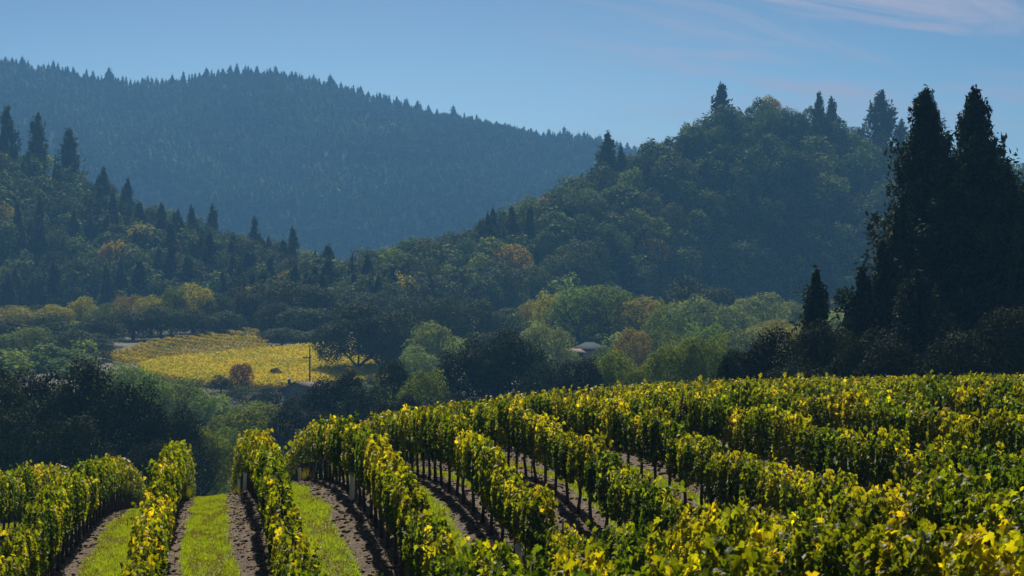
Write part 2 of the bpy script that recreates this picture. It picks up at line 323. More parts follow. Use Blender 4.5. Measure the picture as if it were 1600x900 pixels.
ROW0, PITCH = 1.19, 2.18
ROWS = {k: ROW0 + PITCH * k for k in range(-5, 15)}
def lane_grass(v, u):
    """how grassy the lane is at lateral v: green in the middle of a lane, bare under the vines; the lanes up the slope are barer"""
    k = np.floor((v - ROW0) / PITCH); c = (v - ROW0) / PITCH - k              # 0..1 across a lane
    half = np.where(k <= 0, .23, np.where(k == 1, .20, np.where(k < 5, .09, .20)))
    mid = np.where(k <= -2, .46, np.where(k == -1, .42, np.where(k == 0, .46, np.where(k == 1, .57, .33))))
    wob = (vnoise(u / 3., v * .7 + 9, 3) - .5) * .10
    return 1 - smooth01(half - .05, half + .05, np.abs(c - mid + wob))
_uu = np.concatenate([np.arange(-8, 22, 1.), np.arange(22, 66, .22), np.arange(66, 140, 1.)]); _vv = np.concatenate([np.arange(-40, -12, 2.), np.arange(-12, 22, .12), np.arange(22, 70, 2.)])
U, V = np.meshgrid(_uu, _vv, indexing='ij'); X, Y = uv2w(U, V)
_gr = lane_grass(V, U) * (1 - smooth01(88, 95, U)); _gr = np.maximum(_gr, smooth01(90, 100, U))
Z = ground_z(X, Y) + (fbm(X * 1.4, Y * 1.4, 21) - .5) * .10 * (1 - .6 * _gr) + .05 * np.cos((V - ROW0) / PITCH * 2 * math.pi) * (1 - smooth01(80, 100, U))
me = mesh_from('vineyard_ground', np.stack([X, Y, Z], -1), grid_faces(len(_uu), len(_vv)), [M['ground']], smooth=True, extra={'grass': _gr.ravel()})
tag(obj('vineyard_ground', me), kind='structure')
def soil_z(u, v):
    x, y = uv2w(u, v)
    return ground_z(x, y) + (fbm(x * 1.4, y * 1.4, 21) - .5) * .10 * (1 - .6 * lane_grass(v, u)) + .05 * np.cos((v - ROW0) / PITCH * 2 * math.pi)

_xx = np.concatenate([np.arange(-1450, -220, 60.), np.arange(-220, 221, 7.), np.arange(260, 1451, 60.)])
_yy = np.concatenate([np.arange(-150, 80, 12.), np.arange(80, 640, 6.), np.arange(660, 2751, 60.)])
X, Y = np.meshgrid(_xx, _yy, indexing='ij')
uq, vq = w2uv(X, Y)
inside = smooth01(-45, -38, vq) * (1 - smooth01(66, 78, vq)) * smooth01(-14, -6, uq) * (1 - smooth01(126, 140, uq))
Z = ground_z(X, Y) - .9 * inside
me = mesh_from('valley_floor', np.stack([X, Y, Z], -1), grid_faces(len(_xx), len(_yy)), [M['valley']], smooth=True)
tag(obj('valley_floor', me), kind='structure')

def PW(px, py, d): return np.array([(px - 800) / F * d, d, (HORIZON - py) / F * d])
def proj(x, y, z): return 800 + F * x / y, HORIZON - F * z / y

class Hill:
    """a ridge and a foot (lists of (px, py, distance)) with a slope between them and a back slope behind"""
    def __init__(s, name, ridge, foot, bump, wave, seed, back, shape=.85, label=None):
        s.r = np.array([PW(*p) for p in ridge]); s.f = np.array([PW(*p) for p in foot])
        s.bump, s.wave, s.seed, s.back, s.shape = bump, wave, seed, back, shape
        s.rs = (s.r[:, 0] - s.r[0, 0]) / (s.r[-1, 0] - s.r[0, 0]); s.fs = (s.f[:, 0] - s.f[0, 0]) / (s.f[-1, 0] - s.f[0, 0])
        S, T = np.meshgrid(np.linspace(0, 1, 120), np.concatenate([np.linspace(-.25, 1, 70), np.linspace(1.03, 2, 20)]), indexing='ij')
        me = mesh_from(name, s.at(S, T), grid_faces(*S.shape), [M['hillsoil']], smooth=True)
        tag(obj(name, me), kind='structure')
    def at(s, S, T):
        R = np.stack([np.interp(S, s.rs, s.r[:, k]) for k in range(3)], -1)
        P = np.stack([np.interp(S, s.fs, s.f[:, k]) for k in range(3)], -1)
        T1 = np.clip(T, 0, 1)
        out = P + (R - P) * np.clip(T, -.3, 1)[..., None]
        out[..., 2] = P[..., 2] + (R[..., 2] - P[..., 2]) * np.where(T < 0, T * .6, T1 ** s.shape)
        b = np.clip(T - 1, 0, 1)
        out[..., 1] += b * s.back; out[..., 2] -= b ** 1.2 * (R[..., 2] - 5) 
        nn = fbm(out[..., 0] / s.wave, out[..., 1] / (s.wave * 1.5), s.seed, 4) - .5
        out[..., 2] += nn * s.bump * np.sin(np.clip(T, 0, 1) * math.pi) ** .7
        return out
far_hill = Hill('far_mountain',
    [(-420, 95, 2050), (-150, 98, 2000), (0, 104, 2000), (60, 112, 2000), (130, 122, 2000), (200, 138, 2010), (300, 133, 2020), (360, 121, 2030), (420, 121, 2030), (470, 133, 2020), (520, 142, 2010), (600, 164, 2000), (680, 186, 1980),
     (760, 204, 1960), (850, 224, 1940), (930, 230, 1920), (1010, 250, 1900), (1150, 270, 1900), (1400, 300, 1900), (2000, 330, 1900)],
    [(-600, 430, 1500), (0, 430, 1480), (400, 425, 1460), (800, 420, 1460), (1300, 430, 1480), (2300, 430, 1500)], 95, 230, 3, 650, .95)
left_hill = Hill('left_hill',
    [(-420, 190, 700), (-150, 225, 690), (0, 250, 680), (60, 268, 675), (110, 288, 670), (160, 318, 660), (200, 340, 655), (280, 362, 645), (330, 386, 640), (400, 408, 630), (450, 432, 625), (490, 450, 620), (530, 472, 615), (600, 500, 610)],
    [(-420, 500, 545), (0, 500, 545), (250, 498, 540), (500, 498, 540), (640, 502, 550)], 16, 70, 8, 260)
right_hill = Hill('right_hill',
    [(380, 482, 520), (440, 470, 525), (520, 446, 540), (600, 438, 560), (650, 424, 575), (740, 410, 600), (800, 380, 625), (850, 350, 640), (900, 316, 650), (950, 288, 660), (1000, 268, 668), (1050, 240, 676), (1110, 207, 690), (1150, 186, 695), (1200, 180, 700),
     (1250, 190, 705), (1300, 208, 710), (1370, 222, 715), (1420, 236, 720), (1500, 256, 725), (1600, 280, 730), (1850, 330, 740), (2200, 400, 740)],
    [(380, 512, 470), (600, 505, 478), (900, 498, 520), (1100, 490, 585), (1300, 490, 600), (1700, 492, 610), (2200, 500, 620)], 20, 80, 15, 260)
HILLS = {'far': far_hill, 'left': left_hill, 'right': right_hill}

# ------------------------------------------------------------------ haze: a closed box of pale air round the place
g = Geo(); g.box((-1600, -220, -17), (1600, 2900, 365))
hm = bpy.data.materials.new('haze'); hm.use_nodes = True; hn = hm.node_tree.nodes
hn.remove(hn['Principled BSDF']); pv = hn.new('ShaderNodeVolumePrincipled')
pv.inputs['Density'].default_value = HAZE_DENSITY; pv.inputs['Color'].default_value = HAZE_COLOR; pv.inputs['Anisotropy'].default_value = 0.0
hm.node_tree.links.new(pv.outputs[0], hn['Material Output'].inputs['Volume'])
v_, f_, c_ = g.arrays(); tag(obj('haze', mesh_from('haze', v_, f_, [hm])), kind='stuff')

# ------------------------------------------------------------------ tree builders (unit size: crown diameter 1, height 1)
def broad_crown(seed, n, leaf, z0=.16, lobes=20, droop=0., top=1.0, lobe=(.15, .25)):
    r = np.random.RandomState(seed)
    d = r.normal(size=(lobes, 3)); d[:, 2] = np.abs(d[:, 2]) * .9 - .25; d /= np.linalg.norm(d, axis=1)[:, None]
    rad = r.uniform(*lobe, lobes); dist = (.5 - rad) * r.uniform(.7, 1.06, lobes)
    c = d * dist[:, None] * np.array([1, 1, 1.]); c[:, 2] = c[:, 2] / .5
    zc = (z0 + top) / 2
    c[:, 2] = zc + c[:, 2] * (top - z0) / 2
    c = np.concatenate([c, [[0, 0, zc + .1]]]); rad = np.concatenate([rad, [.27]])
    k = r.choice(len(c), n, p=rad ** 2 / (rad ** 2).sum())
    dd = r.normal(size=(n, 3)); dd[:, 2] += .35; dd /= np.linalg.norm(dd, axis=1)[:, None]
    rr = rad[k] * (1 - .45 * r.rand(n) ** 2.0 + .10 * r.normal(size=n).clip(-1, 1))
    p = c[k] + dd * rr[:, None] * np.array([1, 1, 1.05])
    # leave out what lies deep inside another lobe
    q = p[:, None] - c[None]; ins = (np.linalg.norm(q, axis=2) < rad[None] * .72).any(1) & (r.rand(n) < .8)
    gap = fbm(p[:, 0] * 7 + seed, p[:, 2] * 7 + p[:, 1] * 5, seed) < .31
    keep = ~ins & ~gap; p, dd = p[keep], dd[keep]
    nr = dd * 1.0 + r.normal(size=p.shape) * .38 + np.array([0, 0, .15])
    lt = .35 + .30 * vnoise(p[:, 0] * 6 + seed, p[:, 2] * 6, seed + 4) + .28 * r.rand(len(p))
    hi = np.percentile(p[:, 2], 99.7); p[:, 2] = z0 + (p[:, 2] - p[:, 2].min()) / (hi - p[:, 2].min()) * (1 - z0)
    p[:, :2] *= .5 / np.percentile(np.abs(p[:, :2]), 98.5)
    v, f = cards(p, nr, leaf * r.uniform(.6, 1.35, len(p)), *DIAMOND, r)
    return v, f, np.repeat(np.clip(lt, 0, 1), 4)
def tree_trunk(seed, split=.3, rad=.035, limbs=6, reach=.36, top=.8):
    r = np.random.RandomState(seed); g = Geo()
    b = np.array([0, 0, -.06]); m = np.array([r.uniform(-.03, .03), r.uniform(-.03, .03), split])
    g.tube([b, b * .5 + m * .35, m], [rad * 1.5, rad * 1.05, rad * .9], 7)
    for i in range(limbs):
        a = i * 2 * math.pi / limbs + r.uniform(-.4, .4); L = reach * r.uniform(.7, 1.1)
        e = np.array([math.cos(a) * L, math.sin(a) * L, split + (top - split) * r.uniform(.55, 1)])
        mid = m + (e - m) * .5 + np.array([math.cos(a) * .06, math.sin(a) * .06, -.03])
        g.tube([m, mid, e], [rad * .6, rad * .36, rad * .08], 5)
        for q in range(2):
            e2 = mid + np.array([r.uniform(-.14, .14), r.uniform(-.14, .14), r.uniform(.08, .2)])
            g.tube([mid, (mid + e2) / 2 + r.uniform(-.02, .02, 3), e2], [rad * .28, rad * .18, rad * .04], 4)
    return g
def conifer_crown(seed, levels, R, size, per, z0=.05, powr=.8, droop=.10, lift=.5, tmpl=None):
    r = np.random.RandomState(seed); P, N, S, T = [], [], [], []
    for i in range(levels):
        z = z0 + (1.0 - z0) * (i + r.rand()) / levels
        shell = R * ((1 - z) / (1 - z0)) ** powr * (1 + .10 * math.sin(z * 37 + seed) + .10 * math.sin(z * 61 + 2 * seed)) + .006
        for b in range(r.randint(4, 7)):
            a = r.uniform(0, 2 * math.pi)
            L = shell * r.uniform(.50, 1.15) * (.66 + .60 * vnoise(a * 1.3 + seed * 3, z * 9, seed))
            k = max(3, int(per * (.25 + L / R)))
            t = r.uniform(.05, 1, k) ** .7
            tu = r.uniform(.35, 1.05, 4); pick = r.rand(k) < .6; t = np.where(pick, tu[r.randint(0, 4, k)] + r.normal(size=k) * .05, t)
            lat = r.normal(size=k) * .10 * L * (1.15 - t * .6)
            up = L * (lift * t - droop * t * t) + r.normal(size=k) * size * 1.2
            ca, sa = math.cos(a), math.sin(a)
            P.append(np.stack([ca * L * t - sa * lat, sa * L * t + ca * lat, z + up], -1))
            nn = np.stack([ca * .5 + 0 * t, sa * .5 + 0 * t, .7 + 0 * t], -1) + r.normal(size=(k, 3)) * .55; N.append(nn)
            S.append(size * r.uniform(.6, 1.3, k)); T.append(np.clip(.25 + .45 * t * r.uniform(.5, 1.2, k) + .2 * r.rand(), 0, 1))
    k = 14; P.append(np.stack([r.normal(size=k) * .004, r.normal(size=k) * .004, 1 - .07 * r.rand(k)], -1)); N.append(r.normal(size=(k, 3)) * [1, 1, .3]); S.append(np.full(k, size * .9)); T.append(np.full(k, .5))
    P, N, S, T = map(np.concatenate, (P, N, S, T))
    out = np.stack([P[:, 0], P[:, 1], np.full(len(P), R * .9)], -1)
    K = 4 if tmpl is not None else 9
    v, f = cards(P, N, S * 1.5, *(tmpl or SPRAY), r, spin=out + r.normal(size=P.shape) * R * .5)
    v[:, 2] = np.maximum(v[:, 2], 0.0)
    return v, f, np.repeat(T, K)
def simple_conifer(seed, lev=6, k=7, R=.16):
    """a ragged conifer for far slopes: whorls of drooping boughs"""
    r = np.random.RandomState(seed); V, Fc = [], []
    for i in range(lev):
        z = .10 + .80 * i / lev; rad = R * (1 - z) ** .8 + .012; n = k - (i > lev * .6) * 2
        top = z + (1 - z) * .42 + .04
        for j in range(n):
            a = (j + r.rand() * .7) * 2 * math.pi / n + i; w = math.pi / n * .9; q = rad * r.uniform(.7, 1.25)
            b = len(V)
            V += [(r.normal() * .006, r.normal() * .006, top), (math.cos(a - w) * q * .8, math.sin(a - w) * q * .8, z + r.uniform(-.03, .03)), (math.cos(a) * q * 1.15, math.sin(a) * q * 1.15, z - .05 * r.rand()),
                  (math.cos(a + w) * q * .8, math.sin(a + w) * q * .8, z + r.uniform(-.03, .03))]
            Fc += [(b, b + 1, b + 2), (b, b + 2, b + 3)]
    b = len(V); V += [(.012, 0, .86), (-.006, .01, .86), (-.006, -.01, .86), (0, 0, 1.02)]; Fc += [(b, b + 1, b + 3), (b + 1, b + 2, b + 3), (b + 2, b, b + 3)]
    V = np.array(V); return V, np.array(Fc), np.clip(.25 + .6 * r.rand(len(V)), 0, 1)
def with_trunk(arr, seed, h=.3, rad=.02):
    """crown and trunk of a tree too small to show them apart, as one mesh"""
    v, f, t = arr; g = Geo(); g.tube([(0, 0, -.08), (0, 0, h)], [rad * 1.4, rad], 5); tv, tf, tt = g.arrays()
    fl = [f] + [np.asarray(q) + len(v) for q in tf]
    return np.concatenate([v, tv]), fl, np.concatenate([t, tt]), np.concatenate([np.zeros(len(f), int)] + [np.ones(len(q), int) for q in tf])

NEAR_CROWN = [mesh_from('oak_crown', *broad_crown(100 + i, 30000, .028, z0=.0, lobes=40, lobe=(.11, .20))[:2], [M['oak']], None, broad_crown(100 + i, 30000, .028, z0=.0, lobes=40, lobe=(.11, .20))[2]) for i in range(5)]
_mid = [broad_crown(200 + i, 13000, .038, z0=.02, lobes=30, lobe=(.12, .22)) for i in range(7)]
MID_CROWN = [mesh_from('tree_crown', v, f, [M['green']], None, t) for v, f, t in _mid]
_b = broad_crown(301, 34000, .026, z0=.12, lobes=34, lobe=(.11, .19)); BIG_CROWN = mesh_from('oak_crown', _b[0], _b[1], [M['oak']], None, _b[2])
TRUNKS = [tree_trunk(400 + i).mesh('tree_trunk', M['bark'], True) for i in range(4)]
FORK_TRUNK = tree_trunk(431, split=.10, rad=.026, limbs=5, reach=.34, top=.72).mesh('tree_trunk', M['bark'], True)
_hc = [broad_crown(500 + i, 3600, .060, z0=-.02, lobes=14, lobe=(.15, .27)) for i in range(8)]
HILL_OAK = []
for i, a in enumerate(_hc):
    v, f, t, mi = with_trunk(a, i); HILL_OAK.append(mesh_from('hillside_tree', v, f, [M['hill'], M['bark']], mi, t))
_lc = [broad_crown(520 + i, 1100, .10, z0=-.02, lobes=11, lobe=(.15, .27)) for i in range(6)]
_cc = [conifer_crown(600 + i, 17, .27, .052, 32, z0=.05, powr=.62, tmpl=NEEDLES) for i in range(5)]
HILL_CONIFER = []
for i, a in enumerate(_cc):
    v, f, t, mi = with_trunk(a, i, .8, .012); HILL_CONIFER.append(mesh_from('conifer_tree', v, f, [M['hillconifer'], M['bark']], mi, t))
_sc = [simple_conifer(700 + i, 6, 7, .16 + .03 * (i % 3)) for i in range(8)]
FAR_CONIFER = []
for i, a in enumerate(_sc):
    v, f, t, mi = with_trunk(a, i, .5, .010); FAR_CONIFER.append(mesh_from('conifer_tree', v, f, [M['hillconifer'], M['bark']], mi, t))
_mc = [simple_conifer(720 + i, 9, 8, .17) for i in range(4)]

def set_mat(o, m):
    if o.data.materials[0] is not m:
        o.material_slots[0].link = 'OBJECT'; o.material_slots[0].material = m
def place_tree(name, cat, label, px, d, top, width, crown, trunk, mat, group=None, rz=None, zb=None, asp=1.0):
    x = (px - 800) / F * d
    z = float(ground_z(x, d)) if zb is None else zb
    h = (HORIZON - top) / F * d - z; w = width / F * d
    root = empty(name, (x, d, z - .1), random.uniform(0, 6.28) if rz is None else rz, (w, w * asp, h + .1))
    tag(root, label, cat, group)
    c = obj('crown', crown, root); set_mat(c, M[mat])
    k = min(1.0, 1.35 * w / (h + .1)); c.scale = (1, 1, k); c.location = (0, 0, 1 - k)
    obj('trunk', trunk, root)
    return root

# ------------------------------------------------------------------ the vineyard
def canopy_pts(r, n, length=1.46):
    """leaf centres, normals, tip directions, sizes and tints of one trellised vine: x across the row, y along it"""
    ph = r.uniform(0, 10)
    y = r.uniform(-length / 2, length / 2, n)
    z = .62 + 1.30 * r.beta(1.35, 1.15, n)
    zs = np.array([.60, .75, 1.0, 1.3, 1.6, 1.85, 2.0]); ws = np.array([.08, .145, .20, .22, .20, .155, .09])
    col = vnoise(y * 3.6 + ph * 9, np.zeros(n), 31)                     # hanging shoots: bulges and hollows along the row
    w = np.interp(z, zs, ws) * (.62 + .75 * col)
    side = np.where(r.rand(n) < .5, -1, 1)
    x = side * w * (1 - .55 * r.rand(n) ** 1.7)
    low = .62 + .32 * vnoise(y * 2.5 + ph, np.ones(n) * 3, 32); keep = (z > low) & (z < 1.56 + .42 * vnoise(y * 4 + ph, np.ones(n), 33))
    keep &= fbm(y * 4 + ph, z * 4 + side * 7, 34) > .33
    x, y, z, side = x[keep], y[keep], z[keep], side[keep]
    ns = r.randint(5, 10)                                                # shoots that stick out above and to the side
    for i in range(ns):
        k = r.randint(5, 10); t = np.linspace(0, 1, k); y0, x0 = r.uniform(-.65, .65), r.uniform(-.2, .2)
        hx, hz = r.uniform(-.26, .26), r.uniform(.08, .55)
        x = np.r_[x, x0 + hx * t + r.normal(size=k) * .02]; y = np.r_[y, y0 + r.uniform(-.2, .2) * t + r.normal(size=k) * .03]
        z = np.r_[z, 1.58 + hz * t - .1 * t ** 2]; side = np.r_[side, np.sign(hx) * np.ones(k)]
    n = len(x)
    nr = np.stack([side * .8, r.normal(size=n) * .1, .45 + .0 * z], -1) + r.normal(size=(n, 3)) * .62
    tip = np.stack([side * .35, r.normal(size=n) * .3, -1.0 + 0 * z], -1) + r.normal(size=(n, 3)) * .35
    size = r.uniform(.060, .112, n)
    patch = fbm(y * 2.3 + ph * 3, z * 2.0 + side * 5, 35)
    tint = np.clip(-.20 + .85 * patch + .36 * r.rand(n) + .26 * (z - 1.2), 0, .9)  # yellower with height: the sunlit top edge is put into the tint
    tint = np.where(r.rand(n) < .003, r.uniform(.9, 1, n), tint)
    return np.stack([x, y, z], -1), nr, tip, size, tint
def canopy_mesh(pts, tmpl=VL, tri=VLT, big=1.0):
    p, nr, tip, s, t = pts; r = np.random.RandomState(len(p))
    v, f = cards(p, nr, s * big, tmpl, tri, r, spin=tip)
    return v, f, np.repeat(t, len(tmpl))
CANOPY = []
for i in range(12):
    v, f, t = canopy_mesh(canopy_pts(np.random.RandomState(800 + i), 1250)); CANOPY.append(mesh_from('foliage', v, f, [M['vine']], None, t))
FARCAN = [canopy_mesh(canopy_pts(np.random.RandomState(830 + i), 430), VL5, VL5T, 1.25) for i in range(8)]
def vine_trunk_geo(seed):
    r = np.random.RandomState(seed); g = Geo()
    pts = [(0, 0, -.12), (r.uniform(-.02, .02), r.uniform(-.03, .03), .22), (r.uniform(-.04, .04), r.uniform(-.05, .05), .55), (0, 0, .84)]
    g.tube(pts, [.050, .038, .034, .036], 7)
    for sgn in (-1, 1):
        g.tube([(0, 0, .82), (r.uniform(-.02, .02), sgn * .30, .88), (0, sgn * .72, .87)], [.030, .022, .012], 5)
        for q in range(3):
            y0 = sgn * (.18 + .2 * q); g.tube([(0, y0, .87), (r.uniform(-.06, .06), y0 + r.uniform(-.05, .05), 1.25)], [.009, .005], 4)
    return g
VTRUNK = [vine_trunk_geo(860 + i) for i in range(6)]
VTRUNK_ME = [g.mesh('trunk', M['vinebark'], True) for g in VTRUNK]
LEAF_ME = []
for i in range(11):
    rr = np.random.RandomState(880 + i); tv = np.array(VL) + rr.normal(size=(len(VL), 3)) * .035
    LEAF_ME.append(mesh_from('leaf', tv, np.array(VLT), [M['vine']], None, np.full(len(VL), min(1, i / 10.))))

ORD = ['', 'first', 'second', 'third', 'fourth', 'fifth', 'sixth', 'seventh', 'eighth', 'ninth', 'tenth', 'eleventh', 'twelfth', 'thirteenth', 'fourteenth', 'fifteenth', 'sixteenth']
def row_phrase(k):
    if k <= -4: return 'row hidden beyond left edge'
    if k == -3: return 'row cut by left edge'
    if k == -2: return 'humped row second from left edge'
    if k == -1: return 'row left of the straight lane'
    if k == 0: return 'first row right of the straight lane'
    return '%s row right of the straight lane' % ORD[k + 1]
STEP = 1.40
spots = []
for k, v in ROWS.items():
    rr = np.random.RandomState(1000 + k); u = 8.5 + rr.rand() * STEP
    while u < 92:
        x, y = uv2w(u, v)
        if y > 8:
            z = float(ground_z(x, y)); px, py = proj(x, y, z + 1.2); top = proj(x, y, z + 2.1)[1]
            if -170 < px < 1790 and top < 985 and y > 11.0 and not (k <= -4 and u < 40):
                inframe = -20 < px < 1620 and top < 895
                hidden = u > 66 or (k >= 6 and u > 62)
                spots.append([k, u, v, x, y, z, px, 1.0 / y * (1 if inframe else .3) * (.55 if hidden else 1)])
        u += STEP * (1 + .06 * (rr.rand() - .5))
spots.sort(key=lambda s: -s[7])
single, rest = spots[:300], spots[300:]
span = {}
for s in single: span.setdefault(s[0], []).append(s[1])
ANG = TH
TENTHS = ['at the near end', 'one tenth of the way up', 'a fifth of the way up', 'three tenths up', 'two fifths of the way up', 'halfway along', 'three fifths of the way up', 'seven tenths up', 'four fifths of the way up', 'nearly at the crest end']
LOOKS = [('vine', 'mottled'), ('vine_green', 'greener'), ('vine_yellow', 'yellower')]
PART_OF_ROW = ['at the near end of', 'in the near part of', 'a bit before the middle of', 'around the middle of', 'a bit past the middle of', 'in the far part of', 'at the crest end of']
leaf_pool = []
for s in single:
    k, u, v, x, y, z, px, sc_ = s
    lo, hi = min(span[k]), max(span[k]); q = int(min(9, (u - lo) / max(1e-3, hi - lo) * 10)) if hi > lo else 5
    rr = random.Random(int(u * 100) + k * 7919)
    flip = rr.choice((0, math.pi))
    root = empty('grapevine', (x, y, z), ANG + flip, (1, 1, rr.uniform(.82, 1.02)))
    lk = LOOKS[rr.choice((0, 0, 0, 1, 1, 2))]; hgt = root.scale[2]
    tag(root, '%s%s grapevine %s %s' % ('tall ' if hgt > .96 else '', lk[1], TENTHS[q], row_phrase(k)), 'grapevine', 'grapevines in ' + row_phrase(k))
    tr = obj('trunk', rr.choice(VTRUNK_ME), root); tr.rotation_euler = (0, 0, rr.choice((0, math.pi)))
    if y < 21:
        p, nr, tip, size, tint = canopy_pts(np.random.RandomState(int(u * 50) + k * 31 + 4000), 1250)
        a = ANG + flip; ca, sa = math.cos(a), math.sin(a)
        wx, wy, wz = x + ca * p[:, 0] - sa * p[:, 1], y + sa * p[:, 0] + ca * p[:, 1], z + p[:, 2]
        qx, qy = proj(wx, wy, wz)
        face = (ca * nr[:, 0] - sa * nr[:, 1]) * -wx + (sa * nr[:, 0] + ca * nr[:, 1]) * -wy + nr[:, 2] * -wz
        outer = np.where(face > 0, 1, .35) * (1 + .5 * (p[:, 2] - 1.2)) * ((qx > 0) & (qx < 1600) & (qy < 900))
        leaf_pool.append((root, p, nr, tip, size, tint, size / wy * outer, M[lk[0]]))
    else:
        cmesh = rr.choice(CANOPY); fo = obj('foliage', cmesh, root); fo['kind'] = 'stuff'; set_mat(fo, M[lk[0]])
# the largest leaves of the nearest vines, each a part of its own
allsc = np.sort(np.concatenate([q[6] for q in leaf_pool]))[::-1]; cut = allsc[min(1300, len(allsc) - 1)]
from mathutils import Matrix
for root, p, nr, tip, size, tint, sc_, lm in leaf_pool:
    one = np.where(sc_ >= cut)[0]
    if len(one) > 290: one = one[np.argsort(-sc_[one])[:290]]
    mask = np.ones(len(p), bool); mask[one] = False
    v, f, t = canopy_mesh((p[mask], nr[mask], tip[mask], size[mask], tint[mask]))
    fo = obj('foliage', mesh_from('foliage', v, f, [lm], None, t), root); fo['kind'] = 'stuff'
    if len(one):
        uu, ww, nn = frames(nr[one], None, tip[one])
        for i, j in enumerate(one):
            lo = obj('leaf', LEAF_ME[int(round(tint[j] * 10))], root); set_mat(lo, lm)
            s3 = size[j]
            lo.matrix_local = Matrix(((uu[i][0] * s3, ww[i][0] * s3, nn[i][0] * s3, p[j][0]), (uu[i][1] * s3, ww[i][1] * s3, nn[i][1] * s3, p[j][1]), (uu[i][2] * s3, ww[i][2] * s3, nn[i][2] * s3, p[j][2]), (0, 0, 0, 1)))
# the vines past the three hundred largest: one mass
V_, F_, T_, MI_, base = [], [], [], [], 0
V2 = []
for s in rest:
    k, u, v, x, y, z, px, sc_ = s
    rr = random.Random(int(u * 100) + k * 7919)
    cv, cf, ct = FARCAN[rr.randrange(8)]; tv, tf, tt = VTRUNK[rr.randrange(6)].arrays()
    a = ANG + rr.choice((0, math.pi)); ca, sa = math.cos(a), math.sin(a)
    for (vv, ff, t_, mi) in ((cv, [cf], ct, 0), (tv, tf, tt, 1)):
        w = np.stack([x + ca * vv[:, 0] - sa * vv[:, 1], y + sa * vv[:, 0] + ca * vv[:, 1], z + vv[:, 2]], -1)
        V_.append(w); T_.append(t_)
        for q in ff:
            q = np.asarray(q)
            if q.shape[1] == 4: q = np.concatenate([q[:, :3], q[:, [0, 2, 3]]])
            F_.append(q + base); MI_.append(np.full(len(q), mi))
        base += len(vv)
me = mesh_from('distant_grapevines', np.concatenate(V_), np.concatenate(F_), [M['vine'], M['vinebark']], np.concatenate(MI_), np.concatenate(T_))
tag(obj('vine_foliage', me), 'yellow-green vines at the hidden ends of the rows over the crest', None, None, 'stuff')

# trellis posts and wires
g = Geo(); g.tube([(0, 0, -.3), (0, 0, 1.72)], [.016, .016], 6); POST = g.mesh('trellis_post', M['post'])
for k, v in ROWS.items():
    if k < -3 or k > 8: continue
    for u in np.arange(10.2 + (k % 3), 74, 9.0):
        x, y = uv2w(u, v + .03)
        z = float(ground_z(x, y)); px, py = proj(x, y, z + 1.5)
        if 0 < px < 1600 and y > 11 and proj(x, y, z + 2)[1] < 890:
            o = obj('trellis_post', POST, None, (x, y, z)); o.rotation_euler = (0, 0, k)
            tag(o, 'thin dark trellis stake in ' + row_phrase(k), 'trellis post', 'trellis stakes in ' + row_phrase(k))
for k, v in ROWS.items():
    if k < -3 or k > 8: continue
    us = np.arange(max(9, {0: 15, 1: 14}.get(k, 11)), 72, 1.4)
    for h, nm in ((.84, 'low cordon'), (1.10, 'middle catch'), (1.34, 'top catch')):
        x, y = uv2w(us, np.full(len(us), v + (.05 if h > 1 else 0)))
        px, py = proj(x, y, ground_z(x, y) + h); ok = (px > -250) & (px < 1850) & (y > 8)
        if ok.sum() < 4: continue
        g = Geo(); g.tube(np.stack([x[ok], y[ok], ground_z(x[ok], y[ok]) + h], -1), np.full(ok.sum(), .0016), 4, cap=False)
        tag(obj('trellis_wire', g.mesh('trellis_wire', M['wire'])), '%s wire running through %s' % (nm, row_phrase(k)), 'wire', 'trellis wires in ' + row_phrase(k))

# white grow tubes round young vines
def grow_tube(px, base_y, row, label, tilt=0.0, h=.62):
    # on a row, at the image column px
    v = ROWS[row] - .10; t = (px - 800) / F; a = math.atan(t) + TH; u = v / math.tan(a)
    x, y = uv2w(u, v); z = soil_z(u, v)
    g = Geo(); n = 14; an = np.arange(n) * 2 * math.pi / n; R = .055
    prof = [(R, -.05), (R * 1.02, .2), (R, h), (R * .86, h), (R * .86, .1)]
    ring = np.array([[(c * np.cos(q), c * np.sin(q), zz) for q in an] for c, zz in prof]).reshape(-1, 3)
    g.add(ring, None, grid_wrap(len(prof), n))
    o = obj('grow_tube', g.mesh('grow_tube', M['tube'], True), None, (x, y, float(z))); o.rotation_euler = (tilt * .4, tilt, 0)
    tag(o, label, 'grow tube', 'white grow tubes round young vines')
def grid_wrap(n, k):
    i, j = np.meshgrid(np.arange(n - 1), np.arange(k), indexing='ij'); j2 = (j + 1) % k
    return np.stack([i * k + j, i * k + j2, (i + 1) * k + j2, (i + 1) * k + j], -1).reshape(-1, 4)
TUBES = [(373, 757, 0, 'middle of three white grow tubes at the crest end right of the straight lane', 0, .62), (382, 757, 0, 'right-hand one of three white grow tubes at the crest end', .04, .62), (366, 760, 0, 'left-hand leaning one of three white grow tubes at the crest end', -.10, .55),
         (468, 746, 1, 'white grow tube beside the dry weed tuft at the crest', 0, .55), (458, 748, 1, 'short pale grow tube left of the one by the dry weed tuft', 0, .35), (550, 757, 1, 'tall white grow tube in dark shade beside the second grass lane', 0, .72),
         (815, 858, 2, 'large leaning white grow tube low in the third row', -.10, .70), (1299, 752, 6, 'pale grow tube between dark trunks in the eighth row', 0, .6), (1243, 700, 6, 'small pale grow tube farther up the eighth row', 0, .5)]
for t in TUBES: grow_tube(*t)

